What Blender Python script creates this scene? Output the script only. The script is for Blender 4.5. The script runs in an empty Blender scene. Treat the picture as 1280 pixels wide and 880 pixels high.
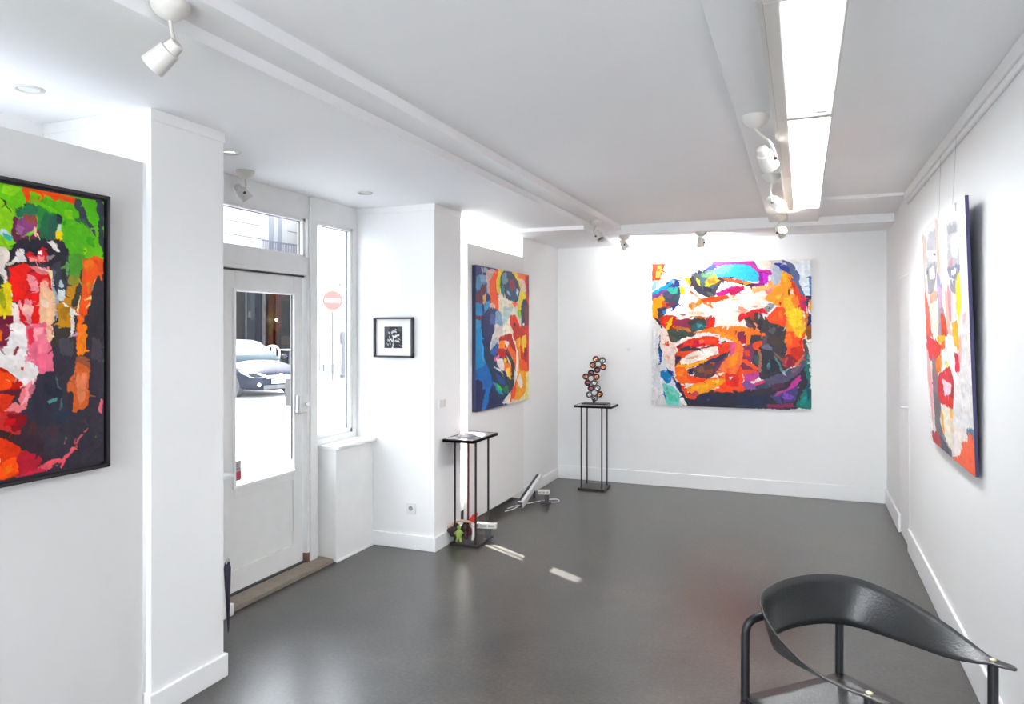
import bpy, bmesh, math, random
import numpy as np
from mathutils import Vector, Matrix
random.seed(7)
C = bpy.context.scene.collection
SC = bpy.context.scene

# ------------------------------------------------------------------ camera
YAW = math.atan2(1003 - 640, 908.0)
cam = bpy.data.cameras.new('camera'); camo = bpy.data.objects.new('camera', cam); C.objects.link(camo)
cam.sensor_fit = 'HORIZONTAL'; cam.sensor_width = 36; cam.lens = 908.0 / 1280 * 36
cam.shift_y = (412 - 440) / 1280.0
cam.clip_start = .02; cam.clip_end = 300
camo.location = (0, 0, 1.6); camo.rotation_euler = (math.pi / 2, 0, YAW)
SC.camera = camo

# ------------------------------------------------------------------ world, sun, fill light, exposure
W = bpy.data.worlds.new('sky'); SC.world = W; W.use_nodes = True
bg = W.node_tree.nodes['Background']; bg.inputs[1].default_value = 1
wn = W.node_tree.nodes; wl = W.node_tree.links            # pale hazy horizon, bright blue sky above the street
tcw = wn.new('ShaderNodeTexCoord'); sx = wn.new('ShaderNodeSeparateXYZ'); mrw = wn.new('ShaderNodeMapRange'); mrw.interpolation_type = 'SMOOTHSTEP'
mrw.inputs['From Min'].default_value = .55; mrw.inputs['From Max'].default_value = .85
mw = wn.new('ShaderNodeMix'); mw.data_type = 'RGBA'; mw.clamp_result = False
mw.inputs['A'].default_value = (5.7, 6.0, 6.4, 1); mw.inputs['B'].default_value = (4.2, 4.7, 5.5, 1)
wl.new(tcw.outputs['Generated'], sx.inputs[0]); wl.new(sx.outputs['Z'], mrw.inputs['Value']); wl.new(mrw.outputs['Result'], mw.inputs['Factor']); wl.new(mw.outputs['Result'], bg.inputs[0])
sun = bpy.data.lights.new('sun', 'SUN'); sun.energy = 26; sun.angle = math.radians(.6); sun.color = (1, .97, .92)
suno = bpy.data.objects.new('sun', sun); C.objects.link(suno)
sd = Vector((.85, -.50, -1.06)); suno.rotation_euler = sd.to_track_quat('-Z', 'Y').to_euler(); suno.location = (-8, 8, 12)

def area(name, loc, direction, sx, sy, power, col=(1, 1, 1)):
    l = bpy.data.lights.new(name, 'AREA'); l.shape = 'RECTANGLE'; l.size = sx; l.size_y = sy; l.energy = power; l.color = col
    o = bpy.data.objects.new(name, l); C.objects.link(o); o.location = loc
    o.rotation_euler = Vector(direction).to_track_quat('-Z', 'Y').to_euler()
    return o
# added fill light behind the photographer, tilted up to lift the ceiling
REAR_FILL = area('rear_fill_light', (-1.25, -2.9, 1.4), (0, 1, .6), 3.6, 2.3, 30, (.95, .97, 1))

SC.view_settings.view_transform = 'Standard'
SC.view_settings.look = 'None'
SC.view_settings.exposure = 0.76
SC.view_settings.gamma = 1
SC.view_settings.use_curve_mapping = False
try:
    SC.cycles.use_denoising = True; SC.cycles.max_bounces = 10; SC.cycles.diffuse_bounces = 6
    SC.cycles.caustics_reflective = False; SC.cycles.caustics_refractive = False
    SC.cycles.sample_clamp_indirect = 40
except Exception: pass

# ------------------------------------------------------------------ helpers
def lin(h):
    if isinstance(h, str):
        c = [int(h[i:i + 2], 16) / 255 for i in (0, 2, 4)]
    else: c = h
    return tuple((x / 12.92 if x <= .04045 else ((x + .055) / 1.055) ** 2.4) for x in c)

def mat(name, col, rough=.6, metal=0, bump=0, bscale=60, var=0, vscale=3, spec=.5, emit=None, estr=0, alpha=None, trans=0, coat=0):
    m = bpy.data.materials.new(name); m.use_nodes = True
    nt = m.node_tree; p = nt.nodes['Principled BSDF']
    c = lin(col) if isinstance(col, str) else col
    p.inputs['Base Color'].default_value = (*c, 1); p.inputs['Roughness'].default_value = rough
    p.inputs['Metallic'].default_value = metal; p.inputs['Specular IOR Level'].default_value = spec
    p.inputs['Coat Weight'].default_value = coat
    if emit:
        p.inputs['Emission Color'].default_value = (*(lin(emit) if isinstance(emit, str) else emit), 1); p.inputs['Emission Strength'].default_value = estr
    tc = nt.nodes.new('ShaderNodeTexCoord')
    if var:
        n = nt.nodes.new('ShaderNodeTexNoise'); n.inputs['Scale'].default_value = vscale; n.inputs['Detail'].default_value = 6
        r = nt.nodes.new('ShaderNodeMix'); r.data_type = 'RGBA'
        r.inputs['A'].default_value = (*[x * (1 - var) for x in c], 1); r.inputs['B'].default_value = (*[min(1, x * (1 + var)) for x in c], 1)
        nt.links.new(tc.outputs['Object'], n.inputs['Vector']); nt.links.new(n.outputs['Fac'], r.inputs['Factor'])
        nt.links.new(r.outputs['Result'], p.inputs['Base Color'])
    if bump:
        n = nt.nodes.new('ShaderNodeTexNoise'); n.inputs['Scale'].default_value = bscale; n.inputs['Detail'].default_value = 4
        b = nt.nodes.new('ShaderNodeBump'); b.inputs['Strength'].default_value = bump; b.inputs['Distance'].default_value = .004
        nt.links.new(tc.outputs['Object'], n.inputs['Vector']); nt.links.new(n.outputs['Fac'], b.inputs['Height'])
        nt.links.new(b.outputs['Normal'], p.inputs['Normal'])
    return m

def glass_mat(name, tint=(.97, .98, .98), refl=.08):
    m = bpy.data.materials.new(name); m.use_nodes = True; nt = m.node_tree; nt.nodes.clear()
    o = nt.nodes.new('ShaderNodeOutputMaterial'); mx = nt.nodes.new('ShaderNodeMixShader')
    t = nt.nodes.new('ShaderNodeBsdfTransparent'); t.inputs[0].default_value = (*tint, 1)
    g = nt.nodes.new('ShaderNodeBsdfGlossy'); g.inputs['Roughness'].default_value = .02
    f = nt.nodes.new('ShaderNodeLayerWeight'); f.inputs[0].default_value = .5
    pw = nt.nodes.new('ShaderNodeMath'); pw.operation = 'POWER'; pw.inputs[1].default_value = 5
    ma = nt.nodes.new('ShaderNodeMath'); ma.operation = 'MULTIPLY_ADD'; ma.inputs[1].default_value = .9; ma.inputs[2].default_value = .03
    nt.links.new(f.outputs['Facing'], pw.inputs[0]); nt.links.new(pw.outputs[0], ma.inputs[0])
    nt.links.new(ma.outputs[0], mx.inputs[0]); nt.links.new(t.outputs[0], mx.inputs[1]); nt.links.new(g.outputs[0], mx.inputs[2])
    nt.links.new(mx.outputs[0], o.inputs[0])
    return m

M = {}
M['wall'] = mat('white_wall_paint', (.86, .86, .855), .75, bump=.12, bscale=25, var=.015, vscale=2)
M['ceil'] = mat('white_ceiling_paint', (.88, .88, .885), .8, bump=.12, bscale=14, var=.03, vscale=1.2)
M['trim'] = mat('white_gloss_trim', (.88, .88, .875), .4)
M['panel'] = mat('display_panel_paint', (.70, .69, .68), .75, bump=.08, bscale=30)
M['wood_white'] = mat('worn_white_woodwork', (.80, .80, .79), .5, bump=.25, bscale=18, var=.05, vscale=9)
M['panel_far'] = mat('lightened_display_panel_paint', (.80, .79, .775), .75, bump=.08, bscale=30)  # same panel paint, lightened to offset the weaker light on the far panel
M['glass'] = glass_mat('window_glass')
M['black'] = mat('black_lacquer', (.018, .016, .02), .35)
M['steel_dark'] = mat('dark_bronze_steel', (.045, .038, .036), .4, .6)
M['chair_steel'] = mat('black_tube_steel', (.018, .018, .022), .38, .3)
M['lamp_white'] = mat('lamp_white_enamel', (.66, .64, .60), .4)
M['alu'] = mat('brushed_aluminium', (.75, .75, .76), .3, .9)
M['chrome'] = mat('chrome', (.8, .8, .8), .12, 1)
M['brass'] = mat('pale_brass', (.72, .66, .42), .3, .8)
M['dark'] = mat('dark_grey', (.05, .05, .055), .5)
M['white_plastic'] = mat('white_plastic', (.8, .8, .79), .35)
M['grey_line'] = mat('grey_seal', (.25, .25, .27), .5)
M['threshold'] = mat('worn_grey_oak', lin('8b7f73'), .6, bump=.5, bscale=30, var=.3, vscale=14)
M['warm_bulb'] = mat('lit_halogen_bulb', (1, .9, .7), .3, emit=(1, .86, .62), estr=14)
for k_, e_ in enumerate((16, 38, 95)): M['tube%d' % k_] = mat('lit_fluorescent_tube', (1, 1, 1), .3, emit=(.97, .99, 1), estr=e_)
M['reflector'] = mat('white_reflector', (.88, .9, .92), .35)

def floor_mat():
    m = mat('polished_grey_concrete', (.1, .1, .1), .3, coat=.27); m.node_tree.nodes['Principled BSDF'].inputs['Coat Roughness'].default_value = .24; nt = m.node_tree; p = nt.nodes['Principled BSDF']
    tc = nt.nodes.new('ShaderNodeTexCoord')
    n1 = nt.nodes.new('ShaderNodeTexNoise'); n1.inputs['Scale'].default_value = 1.3; n1.inputs['Detail'].default_value = 7; n1.inputs['Roughness'].default_value = .65
    n2 = nt.nodes.new('ShaderNodeTexNoise'); n2.inputs['Scale'].default_value = 55; n2.inputs['Detail'].default_value = 3
    cr = nt.nodes.new('ShaderNodeValToRGB'); cr.color_ramp.elements[0].position = .3; cr.color_ramp.elements[1].position = .72
    cr.color_ramp.elements[0].color = (.036, .032, .029, 1); cr.color_ramp.elements[1].color = (.100, .086, .072, 1)
    e = cr.color_ramp.elements.new(.5); e.color = (.058, .054, .049, 1)
    mx = nt.nodes.new('ShaderNodeMix'); mx.data_type = 'RGBA'; mx.blend_type = 'OVERLAY'; mx.inputs['Factor'].default_value = .6
    nt.links.new(tc.outputs['Object'], n1.inputs['Vector']); nt.links.new(tc.outputs['Object'], n2.inputs['Vector'])
    nt.links.new(n1.outputs['Fac'], cr.inputs[0]); nt.links.new(cr.outputs[0], mx.inputs['A']); nt.links.new(n2.outputs['Fac'], mx.inputs['B'])
    nt.links.new(mx.outputs['Result'], p.inputs['Base Color'])
    mr = nt.nodes.new('ShaderNodeMapRange'); mr.inputs['To Min'].default_value = .22; mr.inputs['To Max'].default_value = .42
    nt.links.new(n1.outputs['Fac'], mr.inputs['Value']); nt.links.new(mr.outputs['Result'], p.inputs['Roughness'])
    b = nt.nodes.new('ShaderNodeBump'); b.inputs['Strength'].default_value = .12; b.inputs['Distance'].default_value = .003
    nt.links.new(n2.outputs['Fac'], b.inputs['Height']); nt.links.new(b.outputs['Normal'], p.inputs['Normal'])
    return m
M['floor'] = floor_mat()

def tag(o, label=None, cat=None, group=None, kind=None):
    if label: o['label'] = label
    if cat: o['category'] = cat
    if group: o['group'] = group
    if kind: o['kind'] = kind
    return o

def thing(name, loc, label, cat, group=None):
    o = bpy.data.objects.new(name, None); C.objects.link(o); o.location = loc; o.empty_display_size = .1
    return tag(o, label, cat, group)

def root_loc(o):
    while o.parent: o = o.parent
    return Vector(o.location)

class MB:
    """collects shapes given in world coordinates"""
    def __init__(s): s.bm = bmesh.new()
    def verts(s, co): return [s.bm.verts.new(c) for c in co]
    def box(s, x0, x1, y0, y1, z0, z1):
        v = s.verts([(x, y, z) for z in (z0, z1) for y in (y0, y1) for x in (x0, x1)])
        for f in ((0, 2, 3, 1), (4, 5, 7, 6), (0, 1, 5, 4), (2, 6, 7, 3), (0, 4, 6, 2), (1, 3, 7, 5)): s.bm.faces.new([v[i] for i in f])
        return s
    def obox(s, c, ax, ay, az):
        """box by centre and three half-axis vectors"""
        c, ax, ay, az = map(Vector, (c, ax, ay, az))
        v = s.verts([c + i * ax + j * ay + k * az for k in (-1, 1) for j in (-1, 1) for i in (-1, 1)])
        for f in ((0, 2, 3, 1), (4, 5, 7, 6), (0, 1, 5, 4), (2, 6, 7, 3), (0, 4, 6, 2), (1, 3, 7, 5)): s.bm.faces.new([v[i] for i in f])
        return s
    def prism(s, pts, ext):
        e = Vector(ext); a = s.verts(pts); b = s.verts([Vector(p) + e for p in pts]); n = len(pts)
        s.bm.faces.new(a[::-1]); s.bm.faces.new(b)
        for i in range(n): s.bm.faces.new([a[i], a[(i + 1) % n], b[(i + 1) % n], b[i]])
        return s
    def lathe(s, p0, axis, prof, seg=20, caps=True):
        """prof: (distance along axis, radius)"""
        a = Vector(axis).normalized(); q = a.orthogonal().normalized(); w = a.cross(q); p0 = Vector(p0)
        rings = []
        for d, r in prof:
            rings.append(s.verts([p0 + a * d + (q * math.cos(t) + w * math.sin(t)) * max(r, 1e-4) for t in [2 * math.pi * k / seg for k in range(seg)]]))
        for i in range(len(rings) - 1):
            for k in range(seg): s.bm.faces.new([rings[i][k], rings[i][(k + 1) % seg], rings[i + 1][(k + 1) % seg], rings[i + 1][k]])
        if caps: s.bm.faces.new(rings[0][::-1]); s.bm.faces.new(rings[-1])
        return s
    def cyl(s, p0, p1, r, seg=14):
        d = Vector(p1) - Vector(p0); return s.lathe(p0, d, [(0, r), (d.length, r)], seg)
    def tube(s, pts, r, seg=10, smooth=0):
        pts = [Vector(p) for p in pts]
        for _ in range(smooth):
            q = [pts[0]]
            for i in range(len(pts) - 1):
                q += [pts[i] * .75 + pts[i + 1] * .25, pts[i] * .25 + pts[i + 1] * .75]
            pts = q + [pts[-1]]
        n0 = None; rings = []
        for i, p in enumerate(pts):
            t = (pts[min(i + 1, len(pts) - 1)] - pts[max(i - 1, 0)]).normalized()
            if n0 is None: n0 = t.orthogonal().normalized()
            n0 = (n0 - t * n0.dot(t)).normalized(); w = t.cross(n0)
            rr = r[i * (len(r) - 1) // max(1, len(pts) - 1)] if isinstance(r, (list, tuple)) else r
            rings.append(s.verts([p + (n0 * math.cos(a) + w * math.sin(a)) * rr for a in [2 * math.pi * k / seg for k in range(seg)]]))
        for i in range(len(rings) - 1):
            for k in range(seg): s.bm.faces.new([rings[i][k], rings[i][(k + 1) % seg], rings[i + 1][(k + 1) % seg], rings[i + 1][k]])
        s.bm.faces.new(rings[0][::-1]); s.bm.faces.new(rings[-1])
        return s
    def ball(s, c, r, sc=(1, 1, 1), seg=14):
        g = bmesh.ops.create_uvsphere(s.bm, u_segments=seg, v_segments=max(6, seg // 2), radius=1)
        for v in g['verts']: v.co = Vector(c) + Vector((v.co.x * r * sc[0], v.co.y * r * sc[1], v.co.z * r * sc[2]))
        return s
    def torus(s, c, axis, R, r, seg=20, ms=8):
        a = Vector(axis).normalized(); q = a.orthogonal().normalized(); w = a.cross(q); c = Vector(c); rings = []
        for i in range(seg):
            t = 2 * math.pi * i / seg; d = q * math.cos(t) + w * math.sin(t)
            rings.append(s.verts([c + d * (R + r * math.cos(u)) + a * r * math.sin(u) for u in [2 * math.pi * k / ms for k in range(ms)]]))
        for i in range(seg):
            A, B = rings[i], rings[(i + 1) % seg]
            for k in range(ms): s.bm.faces.new([A[k], A[(k + 1) % ms], B[(k + 1) % ms], B[k]])
        return s
    def build(s, name, m, parent=None, origin=(0, 0, 0), bevel=0, smooth=None, subsurf=0):
        off = root_loc(parent) if parent else Vector(origin)
        bmesh.ops.recalc_face_normals(s.bm, faces=s.bm.faces[:])
        for v in s.bm.verts: v.co -= off
        me = bpy.data.meshes.new(name); s.bm.to_mesh(me); s.bm.free()
        me.materials.append(m)
        o = bpy.data.objects.new(name, me); C.objects.link(o)
        if parent: o.parent = parent
        else: o.location = off
        if smooth is not None:
            me.shade_smooth()
            if smooth:
                md = o.modifiers.new('e', 'EDGE_SPLIT'); md.split_angle = math.radians(smooth)
        if bevel:
            b = o.modifiers.new('b', 'BEVEL'); b.width = bevel; b.segments = 2; b.limit_method = 'ANGLE'
        if subsurf:
            d = o.modifiers.new('s', 'SUBSURF'); d.levels = subsurf; d.render_levels = subsurf
        return o
def struct(o): o['kind'] = 'structure'; return o

# ------------------------------------------------------------------ room shell
XR, YB, XP, XF = .72, 7.48, -2.46, -3.12      # right wall, back wall, pillar faces, street front
struct(MB().box(-3.18, .92, -3.2, 7.68, -.12, 0).build('floor', M['floor']))
struct(MB().box(-1.62, .92, -3.2, 7.68, 2.605, 2.8).build('ceiling', M['ceil']))
struct(MB().box(-3.32, -1.77, -3.2, 7.68, 2.51, 2.8).build('ceiling_left', M['ceil']))
struct(MB().box(-1.77, -1.62, -3.2, 6.9, 2.555, 2.8).build('trim_1', M['ceil']))               # stepped ceiling edge
struct(MB().box(-1.77, .72, 6.87, YB, 2.51, 2.7).build('trim_2', M['ceil'], bevel=.004))       # beam along the back wall
struct(MB().box(XF, -1.77, 6.12, YB, 2.475, 2.52).build('trim_3', M['ceil'], bevel=.004))
struct(MB().box(.13, .72, 6.0, 6.88, 2.582, 2.62).build('trim_4', M['ceil'], bevel=.004))
struct(MB().box(-.275, -.119, -1.5, 6.88, 2.555, 2.62).build('trim_5', M['ceil'], bevel=.003)) # flat beam beside the strip lights
w = MB()
def wy(y0, y1, *zs):
    for z0, z1 in zs: w.box(XF - .055, XF, y0, y1, z0, z1)
wy(-3.2, .75, (0, 2.7)); wy(.75, 2.1, (0, .35), (2.35, 2.7)); wy(2.1, 3.2, (0, 2.7)); wy(3.2, 4.07, (1.985, 2.09), (2.35, 2.7))
wy(4.07, 4.155, (0, 2.7)); wy(4.155, 4.60, (0, .84), (2.35, 2.7)); wy(4.60, 5.2, (0, 2.7)); wy(5.2, 6.35, (0, .3), (2.35, 2.7)); wy(6.35, 7.68, (0, 2.7))
struct(w.build('wall_left', M['wood_white']))
# pillars and the return of the wall
def pillar(y0, y1, name, x1=XP):
    o = struct(MB().box(XF, x1, y0, y1, 0, 2.51).build(name, M['wall'], bevel=.004))
    struct(MB().box(XF, x1 + .004, y0 - .004, y1 + .004, 2.462, 2.51).build('trim_6', M['wall'], bevel=.003))
    return o
pillar(2.215, 2.62, 'wall_left_pillar', -2.48); pillar(4.65, 5.085, 'wall_left_pillar'); pillar(6.43, 7.48, 'wall_left_return'); pillar(-3.0, .6, 'wall_left_return')
for x1, y0, y1 in ((-2.48, 2.215, 2.62), (XP, 4.65, 5.085), (XP, 6.43, 7.48)):
    struct(MB().box(XF, x1 + .014, y0 - .014, y1 + (.014 if y1 < 7 else 0), 0, .105).build('baseboard_left', M['trim'], bevel=.004))
struct(MB().box(-3.32, .92, YB, YB + .2, 0, 2.7).build('wall_back', M['wall']))
struct(MB().box(XP + .014, XR, YB - .016, YB, 0, .14).build('baseboard_back', M['trim'], bevel=.004))
# right wall with the flush door opening
w = MB(); w.box(XR, XR + .2, -3.2, 5.96, 0, 2.7); w.box(XR, XR + .2, 6.5, 7.68, 0, 2.7); w.box(XR, XR + .2, 5.96, 6.5, 2.015, 2.7)
struct(w.build('wall_right', M['wall']))
struct(MB().box(XR - .016, XR, -3, 5.93, 0, .165).build('baseboard_right', M['trim'], bevel=.005))
struct(MB().box(XR - .016, XR, 6.46, YB - .016, 0, .14).build('baseboard_right', M['trim'], bevel=.005))
struct(MB().box(XR - .03, XR, -3, 6.0, 2.545, 2.605).build('trim_7', M['wall'], bevel=.006))
struct(MB().box(XR - .018, XR, -3, 6.0, 2.515, 2.545).build('trim_7', M['wall'], bevel=.006))
# wall behind the photographer, with its wide shop window opening
w = MB(); w.box(-3.32, .92, -3.2, -3.0, 0, .25); w.box(-3.32, .92, -3.2, -3.0, 2.4, 2.7); w.box(-3.32, -3.1, -3.2, -3, .25, 2.4); w.box(.55, .92, -3.2, -3, .25, 2.4)
struct(w.build('wall_front', M['wall']))

# door in the right wall
d = struct(MB().box(XR + .0005, XR + .045, 5.968, 6.497, .01, 2.006).build('door_2', M['wall'], bevel=.002))
d2 = d
MB().box(XR - .004, XR + .004, 6.0, 6.045, .93, 1.09).build('handle_plate', M['alu'], d2, bevel=.001)
MB().tube([(XR - .004, 6.02, 1.03), (XR - .045, 6.02, 1.03), (XR - .05, 6.05, 1.03), (XR - .05, 6.14, 1.03)], .008).build('door_handle', M['alu'], d2, smooth=40)
w = MB(); w.box(XR - .002, XR, 5.94, 5.965, 0, 2.03); w.box(XR - .002, XR, 5.94, 6.53, 2.01, 2.03)
struct(w.build('trim_8', M['wall']))

# ------------------------------------------------------------------ street door, transom and windows
def window(name, y0, y1, z0, z1, fw=.035, x=XF, bars=()):
    w = MB()
    w.box(x - .05, x - .005, y0, y0 + fw, z0, z1); w.box(x - .05, x - .005, y1 - fw, y1, z0, z1)
    w.box(x - .05, x - .005, y0, y1, z1 - fw, z1); w.box(x - .05, x - .005, y0, y1, z0, z0 + fw)
    for b in bars: w.box(x - .06, x - .02, y0, y1, b - .02, b + .02)
    o = struct(w.build(name, M['wood_white'], bevel=.003))
    MB().box(x - .045, x - .039, y0 + fw, y1 - fw, z0 + fw, z1 - fw).build('window_pane', M['glass'], o)
    g = MB(); a, b, c, d = y0 + fw, y1 - fw, z0 + fw, z1 - fw; t = .005
    g.box(x - .039, x - .03, a, a + t, c, d); g.box(x - .039, x - .03, b - t, b, c, d); g.box(x - .039, x - .03, a, b, d - t, d); g.box(x - .039, x - .03, a, b, c, c + t)
    g.build('glazing_seal', M['grey_line'], o)
    return o
window('window_1', 3.2, 4.05, 2.075, 2.36, .03)
window('window_2', 4.15, 4.60, .84, 2.36, .03)
window('window_3', .75, 2.1, .35, 2.35, .05)
window('window_4', 5.2, 6.35, .3, 2.35, .05, bars=(1.74,))
DX = XF - .02
w = MB()
y0, y1, z0, z1 = 3.22, 4.035, .035, 1.955
w.box(DX - .03, DX, y0, 3.405, z0, z1); w.box(DX - .03, DX, 3.945, y1, z0, z1); w.box(DX - .03, DX, 3.405, 3.945, 1.83, z1); w.box(DX - .03, DX, 3.405, 3.945, .6, .665)
w.box(DX - .028, DX - .008, 3.405, 3.945, .17, .6); w.box(DX - .028, DX + .004, 3.3, y1, z0, .17)
MB().box(DX - .03, DX + .008, 3.2, 4.045, 1.954, 1.966).build('gap_dark_strip', M['dark'])['kind'] = 'structure'  # dark strip closing the light leak, drawn as the gap's dark line
door = struct(w.build('door_1', M['wood_white'], bevel=.004))
w = MB(); w.box(DX - .01, DX + .012, 3.385, 3.405, .65, 1.85); w.box(DX - .005, DX + .006, 3.945, 3.953, .65, 1.85); w.box(DX - .01, DX + .008, 3.385, 3.953, 1.832, 1.845); w.box(DX - .01, DX + .014, 3.385, 3.953, .652, .668)
w.build('glazing_bead', M['trim'], door, bevel=.002)
MB().box(DX - .026, DX - .02, 3.405, 3.945, .665, 1.83).build('door_pane', M['glass'], door)
MB().box(DX - .02, DX - .012, 3.936, 3.945, .74, 1.83).build('pane_seal', M['grey_line'], door)
w = MB(); w.box(DX, DX + .035, 3.975, 4.06, 1.045, 1.165)
lk = w.build('lock_case', M['white_plastic'], door, bevel=.004)
MB().lathe((DX + .035, 4.02, 1.1), (1, 0, 0), [(0, .01), (.012, .008), (.014, .016), (.026, .016)], 12).build('lock_knob', M['chrome'], lk, smooth=40)
MB().box(DX - .004, DX + .022, 3.955, 3.97, 1.05, 1.16).build('lock_strike', M['alu'], lk)
MB().tube([(DX - .05, 3.44, 1.34), (DX - .1, 3.43, 1.32), (DX - .12, 3.44, 1.2), (DX - .1, 3.46, 1.06), (DX - .05, 3.46, 1.04)], .009, smooth=2).build('outer_pull_handle', M['white_plastic'], door, smooth=40)
MB().box(DX - .08, DX - .03, 3.955, 3.98, 1.09, 1.27).build('outer_handle_plate', mat('dull_plate', (.12, .11, .10), .6), door)
# small printed notice stuck to the glass
st = MB().box(DX - .02, DX - .018, 3.412, 3.478, .69, .81).build('glass_notice', mat('notice_paper', lin('a9a4a2'), .5), door)
MB().box(DX - .018, DX - .0165, 3.414, 3.476, .702, .745).build('notice_red_band', mat('notice_red', lin('b02838'), .5), st)
w = MB()
for k in range(3): w.box(DX - .018, DX - .0165, 3.42, 3.47 - .01 * k, .76 + .014 * k, .764 + .014 * k)
w.box(DX - .018, DX - .0165, 3.418, 3.47, .693, .699)
w.build('notice_text', M['dark'], st)
# frame around the door, gap shadow line and corroded foot
w = MB(); w.box(XF - .05, XF + .012, 4.045, 4.07, 0, 1.99); w.box(XF - .05, XF + .012, 3.2, 4.07, 1.965, 1.992)
struct(w.build('trim_9', M['wood_white'], bevel=.003))
w = MB(); w.box(XF, XF + .02, 4.075, 4.15, 0, 2.5)
struct(w.build('trim_10', M['wood_white'], bevel=.006))
struct(MB().box(XF - .02, XF + .016, 4.04, 4.065, .01, .09).build('trim_11', mat('rusty_frame_foot', lin('6b5442'), .8, var=.4, vscale=60)))
struct(MB().prism([(-3.2, 3.18, 0), (-2.985, 3.18, 0), (-2.985, 4.17, 0), (-3.12, 4.2, 0), (-3.2, 4.2, 0)], (0, 0, .028)).build('trim_12', M['threshold'], bevel=.004))
struct(MB().box(XF - .03, XF, 3.2, 4.07, .028, .04).build('gap_shadow_line', M['dark']))
# boxed-in sills either side of the door
def sill_box(y0, y1):
    o = MB().box(XF, -2.975, y0, y1, 0, .775).build('trim_14', M['wood_white'], bevel=.004); struct(o)
    struct(MB().box(XF, -2.945, y0 - .012, y1, .775, .797).build('trim_15', M['trim'], bevel=.004))
    return o
sill_box(4.185, 4.65); sill_box(2.62, 3.19)
struct(MB().box(-2.975, -2.963, 4.185, 4.65, 0, .012).build('trim_16', M['trim'])); struct(MB().box(-2.975, -2.955, 2.62, 3.2, 0, .07).build('baseboard_left', M['trim'], bevel=.006))
# window sills in the two bays
for a, b, z in ((.6, 2.215, .35), (5.085, 6.43, .3)):
    struct(MB().box(XF, XF + .12, a, b, z - .03, z).build('window_sill', M['trim'], bevel=.004))

struct(MB().box(XF, -2.57, 5.085, 6.43, 0, .44).build('sun_block_box', M['wall'], bevel=.004))  # box added in the bay to keep the sun off its floor
struct(MB().box(-2.57, -2.56, 5.085, 6.43, 0, .13).build('panel_shade_strip', M['dark']))  # dark strip standing in for the shade under the far panel
# ------------------------------------------------------------------ free-standing display panels
p = MB().box(-2.535, -2.5, .82, 2.195, .07, 2.283).build('display_panel', M['panel'], origin=(-2.52, 1.5, .07), bevel=.002)
tag(p, 'tall light grey display panel carrying the black-framed green portrait', 'panel')
p = MB().box(-2.49, -2.455, 5.195, 6.44, .075, 2.283).build('display_panel', M['panel_far'], origin=(-2.47, 5.8, .075), bevel=.002)
tag(p, 'light grey display panel carrying the blue and orange portrait behind the slim plant-stand', 'panel')
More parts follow.
